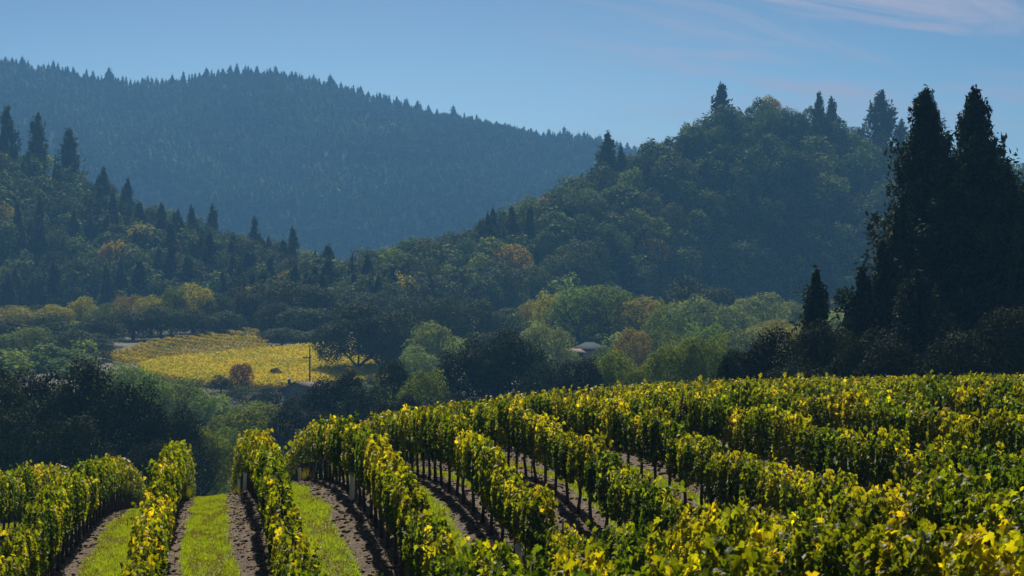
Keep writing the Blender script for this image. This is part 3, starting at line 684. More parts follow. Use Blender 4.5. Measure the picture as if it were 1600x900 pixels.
# grass of the lanes, clods, fallen leaves, weeds
def blades(n, seed):
    r = np.random.RandomState(seed)
    u = 24 + 50 * r.rand(n) ** 1.15; v = r.uniform(-9, 14, n)
    x, y = uv2w(u, v); px, py = proj(x, y, ground_z(x, y))
    gm = lane_grass(v, u)
    ok = (r.rand(n) < gm * .98 + .012) & (px > -80) & (px < 1650) & (py < 930); u, v, x, y, gm = u[ok], v[ok], x[ok], y[ok], gm[ok]
    z = soil_z(u, v); n = len(u)
    patch = .6 * fbm(u * .22, v * 1.5, 41) + .4 * vnoise(u * 1.7, v * 6, 44); thin = smooth01(.41, .64, patch)
    h = r.uniform(.04, .10, n) * (1 - .35 * thin) * (.5 + .5 * gm); wd = r.uniform(.010, .020, n); a = r.uniform(0, 2 * math.pi, n); le = r.uniform(-.5, .5, (n, 2)) * h[:, None]
    b = np.stack([x, y, z - .01], -1); dx = np.stack([np.cos(a) * wd, np.sin(a) * wd, 0 * a], -1)
    tip = b + np.concatenate([le, h[:, None]], 1)
    vv = np.stack([b - dx, b + dx, tip], 1).reshape(-1, 3); ff = np.arange(n * 3).reshape(-1, 3)
    tint = np.clip(.58 + .35 * r.rand(n) - .75 * thin * (r.rand(n) < .75) + .15 * (patch - .5), 0, 1)
    return mesh_from('lane_grass', vv, ff, [M['blade']], None, np.repeat(tint, 3))
tag(obj('lane_grass', blades(800000, 42)), 'short bright green grass in the lanes between the vine rows', None, None, 'stuff')
ico_v = []; t_ = (1 + 5 ** .5) / 2
ICO = np.array([(-1, t_, 0), (1, t_, 0), (-1, -t_, 0), (1, -t_, 0), (0, -1, t_), (0, 1, t_), (0, -1, -t_), (0, 1, -t_), (t_, 0, -1), (t_, 0, 1), (-t_, 0, -1), (-t_, 0, 1)]) / 1.9
ICF = np.array([(0, 11, 5), (0, 5, 1), (0, 1, 7), (0, 7, 10), (0, 10, 11), (1, 5, 9), (5, 11, 4), (11, 10, 2), (10, 7, 6), (7, 1, 8), (3, 9, 4), (3, 4, 2), (3, 2, 6), (3, 6, 8), (3, 8, 9), (4, 9, 5), (2, 4, 11), (6, 2, 10), (8, 6, 7), (9, 8, 1)])
def scatter(n, seed, vmax=18):
    r = np.random.RandomState(seed); u = 22 + 48 * r.rand(n) ** 1.2; v = r.uniform(-9, vmax, n); x, y = uv2w(u, v)
    px, py = proj(x, y, ground_z(x, y)); gm = lane_grass(v, u)
    return r, u, v, x, y, (px > -60) & (px < 1640) & (py < 930), gm
r, u, v, x, y, ok, gm = scatter(52000, 51); ok &= gm < .4; u, v, x, y = u[ok], v[ok], x[ok], y[ok]; n = len(u)
sz = .012 + .045 * r.rand(n) ** 3
vv = ICO[None] * (sz[:, None, None] * r.uniform(.6, 1.4, (n, 12, 1))) * np.array([1.2, 1.2, .7]); vv += np.stack([x, y, soil_z(u, v) + sz * .2], -1)[:, None]
ff = (ICF[None] + (np.arange(n) * 12)[:, None, None]).reshape(-1, 3)
tag(obj('soil_clods', mesh_from('soil_clods', vv, ff, [M['clod']])), 'crumbly brown clods of bare soil under the vines', None, None, 'stuff')
r, u, v, x, y, ok, gm = scatter(26000, 52); ok &= (gm < .5) | (r.rand(len(u)) < .1); u, v, x, y = u[ok], v[ok], x[ok], y[ok]; n = len(u)
vv, ff = cards(np.stack([x, y, soil_z(u, v) + .02], -1), np.stack([r.normal(size=n) * .4, r.normal(size=n) * .4, np.ones(n)], -1), r.uniform(.03, .085, n), *DIAMOND, r)
tag(obj('fallen_leaves', mesh_from('fallen_leaves', vv, ff, [M['straw']], None, np.repeat(r.rand(n), 4))), 'dry fallen leaves and straw lying on the bare soil', None, None, 'stuff')
def weed(px, row_v, u, label, h, tintlo, tinthi, n=160, wide=.3):
    v = row_v; x, y = uv2w(u, v); r = np.random.RandomState(int(px)); z = float(soil_z(u, v))
    a = r.uniform(0, 6.28, n); le = wide * r.rand(n); hh = h * r.uniform(.5, 1, n)
    b = np.stack([np.cos(a) * .05, np.sin(a) * .05, 0 * a - .03], -1); tip = np.stack([np.cos(a) * le, np.sin(a) * le, hh], -1); w = np.stack([-np.sin(a), np.cos(a), 0 * a], -1) * .008
    vv = np.stack([b - w, b + w, tip], 1).reshape(-1, 3)
    o = obj('weed_tuft', mesh_from('weed_tuft', vv, np.arange(n * 3).reshape(-1, 3), [M['blade']], None, np.repeat(r.uniform(tintlo, tinthi, n), 3)), None, (x, y, z)); tag(o, label, 'weed', 'weed tufts at the row ends')
weed(492, 3.05, 62, 'dry brown weed tuft beside the white grow tube at the crest', .55, .0, .25, 260, .45)
weed(282, -.75, 60, 'pale dry weed tuft at the crest end left of the straight lane', .7, .1, .5, 220, .4)
weed(383, .8, 60, 'low brown weed clump at the foot of three white grow tubes', .35, .0, .3, 160, .35)
weed(640, 5.3, 52, 'dry weed clump at the top of the third lane under vines', .5, .1, .4, 160, .35)

# ------------------------------------------------------------------ the far vineyard on the slope across the valley
def hit(px, py, lo=300, hi=640):
    """the point of the valley floor seen at a pixel"""
    d = np.arange(lo, hi, 1.0); x = (px - 800) / F * d; zz = (HORIZON - py) / F * d
    k = np.where(zval(x, d) >= zz)[0]; i = k[0] if len(k) else len(d) - 1
    return np.array([x[i], d[i], float(zval(x[i], d[i]))])
def vine_strip(r, pts, step, n, size, hgt=1.5, wide=.45):
    """leaf clumps along a polyline"""
    pts = np.asarray(pts); seg = np.linalg.norm(np.diff(pts, axis=0), axis=1); L = np.r_[0, np.cumsum(seg)]
    k = int(L[-1] * n); s = r.uniform(0, L[-1], k)
    p = np.stack([np.interp(s, L, pts[:, i]) for i in range(3)], -1); p[:, 2] = zval(p[:, 0], p[:, 1])
    hh = hgt * (.88 + .24 * vnoise(s / 1.6, s * 0 + pts[0, 0], 61))
    p += np.stack([r.normal(size=k) * wide * .5, r.normal(size=k) * wide * .5, .3 + hh * r.rand(k)], -1)
    return cards(p, r.normal(size=(k, 3)) + [0, 0, .5], size * r.uniform(.6, 1.3, k), *DIAMOND, r), k, s
r = np.random.RandomState(70)
TERR = [[(850, 112), (900, 98), (960, 100), (1050, 112), (1140, 128), (1225, 150)], [(735, 150), (800, 140), (900, 168), (1050, 180), (1225, 192)], [(615, 180), (700, 172), (760, 192), (950, 215), (1100, 228), (1245, 238)],
        [(500, 200), (560, 205), (640, 240), (850, 258), (1060, 268), (1245, 258)], [(385, 225), (440, 232), (480, 262), (640, 288), (880, 296), (1060, 288)], [(335, 250), (370, 275), (430, 302), (560, 322), (700, 326)],
        [(245, 272), (275, 292), (320, 312), (430, 332), (520, 345)], [(130, 292), (180, 312), (240, 326), (330, 345)]]
def resample(row, n=7):
    row = np.array(row, float); L = np.r_[0, np.cumsum(np.linalg.norm(np.diff(row, axis=0), axis=1))]; t = np.linspace(0, L[-1], n)
    return np.stack([np.interp(t, L, row[:, 0]), np.interp(t, L, row[:, 1])], -1)
TERR = [resample(q) for q in TERR]; TERR = [q for i in range(len(TERR)) for q in ([TERR[i], (TERR[i] + TERR[i + 1]) / 2] if i + 1 < len(TERR) else [TERR[i]])]
ORD += ['last', 'last', 'last']
for i, row in enumerate(TERR):
    pts = np.array([hit(130 + cx / 4.324, 490 + cy_ / 4.324 + 3.0) for cx, cy_ in row])
    (vv, ff), k, s = vine_strip(r, pts, .5, 60, .34, 1.15, .42)
    t = np.clip(.25 + .5 * fbm(s / 9, s * 0 + i * 3, 62) + .3 * r.rand(k) - .05, 0, 1)
    o = obj('terrace_vines', mesh_from('terrace_vines', vv, ff, [M['terrvine']], None, np.repeat(t, 4)))
    tag(o, 'curved terrace of autumn vines, %s from the top of the far slope' % ORD[i + 1], None, 'curved vine terraces on the far slope', 'stuff')
# lower block: rows up and down the slope
V_, F_, T_, base = [], [], [], 0
for px in np.arange(228, 616, 3.4):
    y_lo = np.interp(px, [228, 300, 380, 470, 520, 580], [590, 603, 611, 611, 608, 602]); y_hi = np.interp(px, [228, 260, 330, 400, 500, 580], [577, 570, 562, 554, 546, 545])
    p0, p1 = hit(px, y_lo), hit(px + (px - 420) * .05, y_hi)
    ys = np.linspace(0, 1, 12); pts = p0[None] + (p1 - p0)[None] * ys[:, None]; pts[:, 2] = zval(pts[:, 0], pts[:, 1])
    (vv, ff), k, s = vine_strip(r, pts, .5, 26, .33, 1.2, .55)
    V_.append(vv); F_.append(ff + base); base += len(vv); T_.append(np.repeat(np.clip(.25 + .5 * fbm(vv[::4, 0] / 5, vv[::4, 1] / 9, 63) + .3 * r.rand(k), 0, .93), 4))
tag(obj('far_vineyard', mesh_from('far_vineyard', np.concatenate(V_), np.concatenate(F_), [M['farvine']], None, np.concatenate(T_))), 'glowing yellow block of vines on the slope across the valley', None, None, 'stuff')
# warm soil of that slope and the pale track above it
q = [hit(px, py) for px, py in [(188, 570), (215, 588), (260, 592), (350, 600), (470, 604), (560, 606), (600, 590), (560, 556), (500, 548), (418, 545), (415, 508), (370, 508), (310, 522), (250, 543), (205, 560)]]
c = np.mean(q, axis=0); V3 = []; Nn = 14
for t in np.linspace(0, 1, Nn):
    for p in q:
        w = c + (p - c) * t; V3.append((w[0], w[1], float(zval(w[0], w[1])) + .12))
me = mesh_from('slope_soil', V3, grid_wrap(Nn, len(q)), [plain_mat('dry_slope_soil', (.12, .115, .03), (.21, .19, .055), .25, .95)], smooth=True)
tag(obj('field', me), kind='structure')
q = [hit(px, py) for px, py in [(362, 519), (400, 524), (440, 531), (452, 533)]]
V3 = []
for p in q: V3 += [(p[0], p[1] - 1.6, float(zval(p[0], p[1] - 1.6)) + .25), (p[0], p[1] + 1.6, float(zval(p[0], p[1] + 1.6)) + .25)]
tag(obj('track', mesh_from('track', V3, np.array([(2 * i, 2 * i + 2, 2 * i + 3, 2 * i + 1) for i in range(3)]), [plain_mat('pale_track', (.35, .30, .27), (.48, .42, .38), .5, .9)])), kind='structure')

# ------------------------------------------------------------------ trees of the valley, one by one
NC = lambda i: NEAR_CROWN[i % 5]
MC = lambda i: MID_CROWN[i % 7]
TK = lambda i: TRUNKS[i % 4]
TREES = [   # px, distance, top py, width px, crown kind, material, label
 (-20, 150, 575, 130, 'n', 'oak', 'dark oak cut by the left edge beyond the vine rows'), (62, 156, 578, 105, 'n', 'oak', 'dark oak second from the left edge beyond the vine rows'),
 (140, 150, 562, 120, 'n', 'oak', 'tallest dark oak of the clump beyond the leftmost vine rows'), (208, 152, 596, 105, 'n', 'oak', 'dark oak behind the narrow row left of the straight lane'),
 (268, 156, 640, 110, 'n', 'oak', 'low dark oak right end of the left clump, beside greener tree'), (318, 168, 668, 85, 'n', 'green', 'smaller greener tree at the right foot of the dark left clump'),
 (15, 140, 640, 130, 'n', 'oak', 'low dark oak bulging in front of the left clump'), (110, 138, 650, 120, 'n', 'oak', 'low shadowy oak directly behind the humped vine row'), (235, 142, 690, 90, 'n', 'oak', 'lowest dark oak behind the tip of the narrow vine row'),
 (375, 212, 638, 100, 'm', 'green', 'mid-green tree above the row right of the straight lane'), (425, 222, 632, 95, 'm', 'green', 'mid-green broad tree left of the centre dark oaks'), (345, 205, 668, 80, 'm', 'green', 'low green tree with bare branches beside the straight lane end'),
 (195, 285, 566, 70, 'm', 'green', 'green tree on the lower left corner of the yellow vineyard'), (240, 272, 580, 80, 'm', 'green', 'green tree just below the left tip of the yellow vineyard'), (285, 262, 592, 90, 'm', 'green', 'rounded green tree below the yellow vineyard, left of the bushes'),
 (330, 258, 616, 80, 'm', 'green', 'low green tree below the dark bush at the yellow vineyard'), (395, 250, 628, 90, 'm', 'green', 'broad low green tree below the small house'), (300, 230, 640, 85, 'm', 'oak', 'darker green tree between left clump and the grey-green trees'),
 (345, 322, 586, 34, 'm', 'oak', 'dark round bush left of the red-leaved tree'), (378, 325, 567, 34, 'm', 'red', 'small red-leaved tree at the edge of the yellow vineyard'), (431, 335, 574, 20, 'm', 'oak', 'small green sapling alone on the yellow vineyard'),
 (385, 305, 603, 62, 'm', 'oak', 'dark clipped hedge bush below the red-leaved tree'), (428, 302, 602, 55, 'm', 'oak', 'dark bush left of the small house wall'), (500, 300, 607, 50, 'm', 'oak', 'dark bush right of the small house wall'),
 (470, 200, 628, 95, 'n', 'oak', 'low dark oak below the small house roof'), (525, 208, 582, 88, 'n', 'oak', 'dark oak in front of the big spreading oak, near house'), (572, 200, 604, 90, 'n', 'oak', 'low dark oak between house and the narrow dark tree'),
 (614, 215, 562, 56, 'n', 'oak', 'narrow dark tree right of the forked oak trunks'), (665, 205, 578, 78, 'n', 'green', 'greener round tree left of the tall central oak'), (740, 215, 530, 110, 'n', 'oak', 'tall central dark oak, its left half'), (798, 212, 517, 100, 'n', 'oak', 'tall central dark oak with the highest leaning top'),
 (855, 205, 566, 85, 'n', 'oak', 'dark oak right of the tall central oak'), (905, 192, 560, 80, 'n', 'oak', 'dark tree below the house with the blue-grey roof'), (955, 196, 548, 85, 'n', 'green', 'olive-green tree right of the blue-grey roof'),
 (1010, 190, 562, 75, 'n', 'green', 'low olive tree above the highest vine tops'), (1058, 186, 530, 85, 'n', 'green', 'upright olive tree left of the dark right hedge'), (1105, 190, 524, 90, 'n', 'green', 'upright dense olive tree nearest the dark right hedge'),
 (1032, 150, 596, 40, 'm', 'pale', 'small pale shrub showing above the vines, left one'), (1062, 148, 598, 36, 'm', 'pale', 'small pale shrub showing above the vines, right one'), (700, 182, 612, 90, 'n', 'oak', 'low dark tree directly behind the vine crest, left of centre oak'), (620, 178, 618, 80, 'n', 'oak', 'low dark tree behind the crest of the third vine row'),
 # behind: the belt round the yellow vineyard and across the valley
 (625, 356, 480, 85, 'm', 'oak', 'dark oak touching the right side of the big spreading oak'), (690, 392, 462, 75, 'm', 'oak', 'dark tree right of the big spreading oak, standing higher'), (738, 398, 468, 75, 'm', 'oak', 'dark tree above the tall central oak, left side'),
 (786, 404, 482, 70, 'm', 'oak', 'dark tree above the tall central oak, right side'), (672, 335, 504, 78, 'm', 'pale', 'grey-green tree left behind the tall central oak'), (655, 320, 540, 60, 'm', 'pale', 'low grey-green tree between forked oak and central oak'),
 (850, 330, 506, 90, 'm', 'pale', 'grey-green tree left of the blue-grey roof'), (835, 425, 470, 50, 'm', 'yellow', 'small yellow tree at the left end of the right belt'), (862, 415, 456, 55, 'm', 'yellow', 'bright yellow tree in the belt above the grey-green tree'),
 (905, 408, 450, 90, 'm', 'green', 'large green tree right of the bright yellow tree'), (952, 404, 446, 85, 'm', 'green', 'tall green tree above the blue-grey roof'), (1008, 396, 464, 85, 'm', 'yellow', 'yellowish round tree in the middle of the right belt'),
 (1072, 436, 432, 85, 'm', 'oak', 'dark tree standing highest at the back of the right belt'), (1115, 428, 448, 80, 'm', 'oak', 'dark tree behind the pale trees of the right belt'), (1078, 385, 462, 85, 'm', 'pale', 'pale green-yellow tree below the highest dark belt tree'), (1040, 372, 478, 60, 'm', 'green', 'fresh green tree left of the pale green-yellow tree'),
 (1140, 390, 476, 80, 'm', 'pale', 'pale tree with thin crown in the right belt'), (1188, 405, 458, 85, 'm', 'pale', 'greyish pale tree at the back right of the belt'), (1238, 412, 472, 65, 'm', 'pale', 'pale tree just left of the small pointed conifer'), (1205, 350, 500, 80, 'm', 'yellow', 'yellow-green tree low beside the dark right hedge'),
 (990, 325, 512, 58, 'm', 'orange', 'small orange-brown tree right of the blue-grey roof'), (1040, 335, 512, 70, 'm', 'green', 'green tree right of the orange-brown tree'), (1100, 322, 505, 85, 'm', 'green', 'green tree behind the upright olive trees'), (1160, 318, 512, 80, 'm', 'pale', 'pale low tree left behind the dark right hedge'), (880, 345, 545, 50, 'm', 'pale', 'low pale shrub left below the blue-grey roof'), (945, 350, 540, 45, 'm', 'green', 'low green shrub right of the blue-grey roof'),
 (1265, 360, 500, 80, 'm', 'yellow', 'yellowish tree half hidden behind the small pointed conifer'), (760, 340, 520, 60, 'm', 'oak', 'dark tree half hidden behind the central oak tops'), (910, 335, 575, 60, 'm', 'pale', 'pale bush below the blue-grey roof'),
 # left belt
 (18, 440, 478, 80, 'm', 'yellow', 'yellowish tree at the left edge of the valley belt'), (55, 446, 476, 50, 'm', 'oak', 'dark tree second in the left valley belt'), (88, 440, 476, 60, 'm', 'yellow', 'yellow-green tree third in the left valley belt'), (130, 446, 464, 55, 'm', 'yellow', 'yellow-topped tree left of the brown one'),
 (165, 440, 474, 50, 'm', 'green', 'green tree between the yellow-topped and brown trees'), (202, 452, 461, 50, 'm', 'orange', 'brown autumn tree in the left valley belt'), (236, 446, 462, 55, 'm', 'yellow', 'yellow-green tree right of the brown autumn tree'), (208, 428, 482, 70, 'm', 'oak', 'dark tree in front of the brown autumn tree'),
 (268, 450, 448, 50, 'm', 'green', 'tall green tree in the left belt, left of the tallest'), (304, 452, 443, 60, 'm', 'yellow', 'tallest yellow-green tree of the left valley belt'), (340, 455, 458, 60, 'm', 'oak', 'dark tree right of the tallest yellow-green belt tree'), (378, 462, 448, 60, 'm', 'oak', 'dark tree behind the top of the vine terraces'), (415, 470, 442, 60, 'm', 'oak', 'dark tree above the right end of the vine terraces'),
 (252, 430, 478, 60, 'm', 'oak', 'dark tree above the left vine terraces'), (300, 436, 482, 70, 'm', 'oak', 'dark tree behind the middle of the vine terraces'), (350, 446, 486, 60, 'm', 'oak', 'shadowed tree directly behind the upper terrace'),
 (12, 352, 528, 60, 'm', 'oak', 'dark low tree at the left edge above the near clump'), (52, 362, 512, 80, 'm', 'green', 'blue-green rounded tree low in the left belt'), (112, 366, 516, 80, 'm', 'oak', 'blue-green tree left of the vine terraces'), (150, 372, 520, 50, 'm', 'oak', 'shadowed tree at the left tip of the vine terraces'), (80, 400, 490, 70, 'm', 'oak', 'shadowed tree in the middle of the left belt'), (160, 405, 492, 70, 'm', 'oak', 'shadowed tree behind the left tip of the terraces'), (20, 398, 498, 60, 'm', 'oak', 'shadowed tree low at the left edge of the belt'),
 (452, 440, 440, 90, 'm', 'oak', 'dark round tree at the foot of the right hill, leftmost'), (495, 436, 446, 90, 'm', 'oak', 'dark round tree behind the yellow block, below the lone conifer'), (432, 428, 474, 60, 'm', 'oak', 'dark tree casting shade on the top of the yellow slope'), (478, 424, 480, 90, 'm', 'oak', 'dark tree behind the utility pole'), (535, 470, 452, 70, 'm', 'oak', 'dark tree above the big spreading oak, left'), (590, 466, 456, 75, 'm', 'oak', 'dark tree above the big spreading oak, right'), (640, 455, 462, 70, 'm', 'oak', 'dark tree filling the gap right of the big oak'),
 (402, 496, 500, 24, 'm', 'yellow', 'small bright yellow tree at the top of the terraces'), (425, 480, 508, 40, 'm', 'orange', 'pale brown bush right of the small bright yellow tree'),
 (468, 276, 610, 44, 'm', 'oak', 'dark bush hiding the foot of the small brown-roofed house'), (440, 408, 512, 60, 'm', 'oak', 'dark bush standing in for shade at the upper right corner of the terraces'), (490, 405, 516, 60, 'm', 'oak', 'dark bush standing in for shade behind the utility pole top'),  # last two bushes added to stand in for shade on the slope
 # right: bushes round the tall conifers
 (1160, 118, 548, 85, 'n', 'conifer', 'dark hedge bush at the left end of the right thicket'), (1218, 116, 514, 105, 'n', 'conifer', 'dark broad bush left below the small pointed conifer'), (1290, 112, 506, 110, 'n', 'conifer', 'dark broad bush right below the small pointed conifer'), (1345, 108, 520, 90, 'n', 'conifer', 'dark bush at the foot of the tall conifers, left side'), (1250, 104, 560, 110, 'n', 'conifer', 'low dark bush in front of the right thicket'),
 (1590, 104, 470, 120, 'n', 'conifer', 'dark bush at the right edge below the tall conifers'), (1400, 103, 530, 120, 'n', 'conifer', 'dark undergrowth bush between the trunks of the tall conifers, left'), (1500, 102, 520, 130, 'n', 'conifer', 'dark undergrowth bush between the trunks of the tall conifers, right'),
]
for i, (px, d, top, w, kind, mat, label) in enumerate(TREES):
    bush = 'bush' in label or 'shrub' in label or 'hedge' in label
    nm, cat = ('bush', 'bush') if bush else (('oak_tree', 'tree') if ' oak' in label.split(' beyond')[0].split(' in front')[0] and mat == 'oak' else ('broadleaf_tree', 'tree'))
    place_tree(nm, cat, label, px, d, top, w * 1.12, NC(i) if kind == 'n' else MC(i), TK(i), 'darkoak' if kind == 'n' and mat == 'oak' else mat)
place_tree('oak_tree', 'tree', 'big spreading dark oak with forked trunk before the yellow vineyard', 556, 345, 474, 130, BIG_CROWN, FORK_TRUNK, 'oak', rz=.4)
place_tree('oak_tree', 'tree', 'dark oak with bare forked limbs right of the big spreading one', 600, 348, 488, 85, BIG_CROWN, FORK_TRUNK, 'oak', rz=2.4)

# tall conifers at right
def conifer(name, label, px, d, top, levels, R, size, per, seed, powr, group=None, zb=None, z0=.02, wide=1.0):
    x = (px - 800) / F * d; z = float(ground_z(x, d)) if zb is None else zb; h = (HORIZON - top) / F * d - z
    root = empty(name, (x, d, z), 0, (h * wide, h * wide, h)); tag(root, label, 'conifer', group)
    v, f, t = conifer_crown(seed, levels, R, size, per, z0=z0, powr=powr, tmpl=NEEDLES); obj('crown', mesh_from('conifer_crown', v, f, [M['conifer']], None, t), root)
    g = Geo(); g.tube([(0, 0, -.02), (.002, 0, .4), (0, .002, .97)], [.022, .013, .002], 8); obj('trunk', g.mesh('conifer_trunk', M['bark'], True), root)
conifer('conifer_tree', 'tall dark conifer, left one of the two giants at right', 1446, 130, 157, 190, .265, .0088, 115, 901, .75)
conifer('conifer_tree', 'tall dark conifer, right one of the two giants at right', 1522, 126, 154, 190, .275, .0088, 115, 902, .75)
conifer('conifer_tree', 'dark conifer cut by the right edge beside the giants', 1612, 132, 262, 110, .34, .0115, 90, 903, .95)
conifer('conifer_tree', 'dark bushy conifer at the left skirt of the giants', 1410, 124, 322, 110, .24, .0125, 90, 904, .9)
conifer('conifer_tree', 'dark conifer filling the gap between the two giants', 1482, 138, 280, 110, .30, .0125, 80, 905, .9)
conifer('conifer_tree', 'dark full conifer bulging low left of the giants', 1380, 121, 384, 100, .27, .0125, 80, 908, .8)
conifer('conifer_tree', 'dark full conifer low in front of the two giants', 1432, 114, 430, 100, .40, .013, 80, 909, .8)
conifer('conifer_tree', 'dark conifer between the right giant and the right edge', 1574, 122, 276, 110, .36, .012, 90, 910, .85)
conifer('conifer_tree', 'small pointed dark conifer standing above the right thicket', 1276, 119, 428, 80, .26, .015, 60, 906, .9)
conifer('conifer_tree', 'shorter dark conifer low at the left foot of the giants', 1348, 120, 430, 90, .24, .015, 60, 907, .65)

# ------------------------------------------------------------------ woods on the hills
def hill_samples(hill, ns, nt, seed, tlo=-.05, thi=1.03):
    r = np.random.RandomState(seed); S, T = np.meshgrid(np.arange(ns) + .5, np.arange(nt) + .5, indexing='ij')
    S = np.clip((S + r.uniform(-.48, .48, S.shape)) / ns, 0, 1).ravel(); T = (tlo + (thi - tlo) * (T + r.uniform(-.48, .48, T.shape)) / nt).ravel()
    P = hill.at(S, T); px, py = proj(P[:, 0], P[:, 1], P[:, 2]); ok = (px > -70) & (px < 1680)
    return r, P[ok], px[ok], py[ok], T[ok]
def merge(name, items, mats):
    V_, F_, T_, MI_, b = [], [], [], [], 0
    for (v, fl, t, mi), P, a, sx, sz, dt in items:
        ca, sa = math.cos(a), math.sin(a)
        V_.append(np.stack([P[0] + sx * (ca * v[:, 0] - sa * v[:, 1]), P[1] + sx * (sa * v[:, 0] + ca * v[:, 1]), P[2] + sz * v[:, 2]], -1)); T_.append(np.clip(t + dt, 0, 1))
        k = 0
        for q in fl:
            q = np.asarray(q); m = mi[k:k + len(q)]; k += len(q)
            if q.shape[1] == 4: q = np.concatenate([q[:, :3], q[:, [0, 2, 3]]]); m = np.concatenate([m, m])
            F_.append(q + b); MI_.append(m)
        b += len(v)
    return mesh_from(name, np.concatenate(V_), np.concatenate(F_), mats, np.concatenate(MI_), np.concatenate(T_))
def zone_right(px, t):
    if t > .90: return 'along the skyline crest of right hill' if px > 1080 else 'on the sloping left skyline of right hill'
    if px < 760: return 'on the low left spur of right hill'
    if px < 1020: return 'on the upper left flank of right hill' if t > .45 else 'at the lower left foot of right hill'
    return 'on the shaded face of right hill' if t > .4 else 'at the hazy foot of right hill'
def under(hn_, px):
    if hn_ == 'left': return 'at the left edge' if px < 70 else ('below the skyline conifers' if px < 180 else ('above the brown belt tree' if px < 290 else ('above the terraces' if px < 390 else 'at its right end')))
    return ('near the lone spur conifer' if px < 560 else 'above the big spreading oak' if px < 660 else 'above the tall central oak' if px < 820 else 'above the blue-grey roof' if px < 960 else 'below the summit conifer' if px < 1140 else
            'above the pale belt trees' if px < 1250 else 'below the ragged skyline conifer' if px < 1400 else 'behind the giant conifers')
def zone_left(px, t):
    if t > .88: return 'along the sloping skyline of the left hill'
    return 'on the lower slope of the left hill' if t < .45 else 'on the upper slope of the left hill'
cand = []
for hn_, (ns, nt, seed) in {'right': (52, 24, 21), 'left': (34, 22, 22)}.items():
    r, P, px, py, T = hill_samples(HILLS[hn_], ns, nt, seed)
    con = vnoise(P[:, 0] / 30, P[:, 1] / 30, 77) * .6 + .4 * r.rand(len(P))
    for i in range(len(P)):
        hgt = r.uniform(5.5, 12.5)
        isc = con[i] > (.66 if hn_ == 'right' else .54) and not (T[i] > .78 and (hn_ == 'right' or px[i] > 230))
        if isc: hgt = r.uniform(9, 16) if hn_ == 'left' else r.uniform(9, 14)
        if T[i] > .86: hgt *= .7
        cand.append([hn_, P[i], px[i], py[i], T[i], hgt, isc, hgt / P[i][1] * (1.6 if T[i] > .85 else 1) * (1 if -20 < px[i] < 1420 else .2) * (.7 + .6 * r.rand())])
cand.sort(key=lambda c: -c[7])
oaks = [c for c in cand if not c[6]]; cons = [c for c in cand if c[6]]
HUES = ['hill'] * 8 + ['oak', 'oak', 'green', 'green', 'hill', 'hill', 'hill', 'yellow']
for i, (hn_, P, px, py, t, h, isc, sc_) in enumerate(oaks[:225]):
    z_ = (zone_right if hn_ == 'right' else zone_left)(px, t)
    o = obj('hillside_tree', HILL_OAK[i % 8], None, tuple(P - [0, 0, .8])); w = h * random.uniform(.85, 1.25); o.scale = (w, w, h + .8); o.rotation_euler = (0, 0, random.uniform(0, 6.28))
    hue = random.choice(HUES); set_mat(o, M[hue] if hue != 'yellow' or random.random() < .5 else M['orange'])
    lk = {'hill': 'dull-green tree', 'oak': 'dark rounded tree', 'green': 'fresher green tree', 'yellow': 'rusty-yellow tree'}[hue]
    tag(o, ('large ' if h > 9.2 else 'small ' if h < 7.6 else '') + lk + ' ' + z_ + ', ' + under(hn_, px), 'tree', 'rounded trees ' + z_)
for i, (hn_, P, px, py, t, h, isc, sc_) in enumerate(cons[:85]):
    z_ = (zone_right if hn_ == 'right' else zone_left)(px, t)
    o = obj('conifer_tree', HILL_CONIFER[i % 5], None, tuple(P - [0, 0, .5])); w = h * random.uniform(.85, 1.2); o.scale = (w, w, h); o.rotation_euler = (0, 0, random.uniform(0, 6.28))
    tag(o, ('tall ' if h > 12.5 else 'short ' if h < 10 else '') + 'conifer ' + z_ + ', ' + under(hn_, px), 'conifer', 'conifers ' + z_)
items = []
_lt = [with_trunk(a, i) for i, a in enumerate(_lc)]; _mt = [with_trunk(a, i, .6, .012) for i, a in enumerate(_mc)]
for c in oaks[225:]:
    w = c[5] * random.uniform(.85, 1.25); items.append((random.choice(_lt), c[1] - [0, 0, .8], random.uniform(0, 6.28), w, c[5] + .8, random.uniform(-.22, .22)))
tag(obj('woods', merge('woods', items, [M['hill'], M['bark']])), 'rounded trees massed together in the woods of both nearer hills', None, None, 'stuff')
items = []
for c in cons[85:]:
    items.append((random.choice(_mt), c[1], random.uniform(0, 6.28), c[5] * random.uniform(.9, 1.2), c[5], random.uniform(-.2, .2)))
if items: tag(obj('conifer_woods', merge('conifer_woods', items, [M['hillconifer'], M['bark']])), 'dark conifers massed among the rounded trees of the nearer hills', None, None, 'stuff')
# single conifers that stand out on the skylines
def skyline(px, top, d, hill, label, wide=1.0, i=0, hpx=None):
    """base on the hill at that column, near distance d"""
    S = np.linspace(0, 1, 500); best = None
    for t in (1.0, .97, .9, .8):
        P = hill.at(S, np.full(500, t)); q = proj(P[:, 0], P[:, 1], P[:, 2])[0]; k = int(np.argmin(np.abs(q - px)))
        if best is None or abs(P[k][1] - d) < abs(best[1] - d): best = P[k]
    P = best; h = (HORIZON - top) / F * P[1] - P[2] + .5
    o = obj('conifer_tree', HILL_CONIFER[i % 5], None, tuple(P - [0, 0, .5])); o.scale = (h * wide, h * wide, h); o.rotation_euler = (0, 0, px)
    tag(o, label, 'conifer')
skyline(1128, 136, 690, right_hill, 'lone conifer at the left end of the right hill summit', 1.3, 0)
skyline(1278, 150, 706, right_hill, 'left one of two conifers on the right hill skyline', 1.0, 1); skyline(1299, 157, 708, right_hill, 'right one of two conifers on the right hill skyline', 1.0, 2)
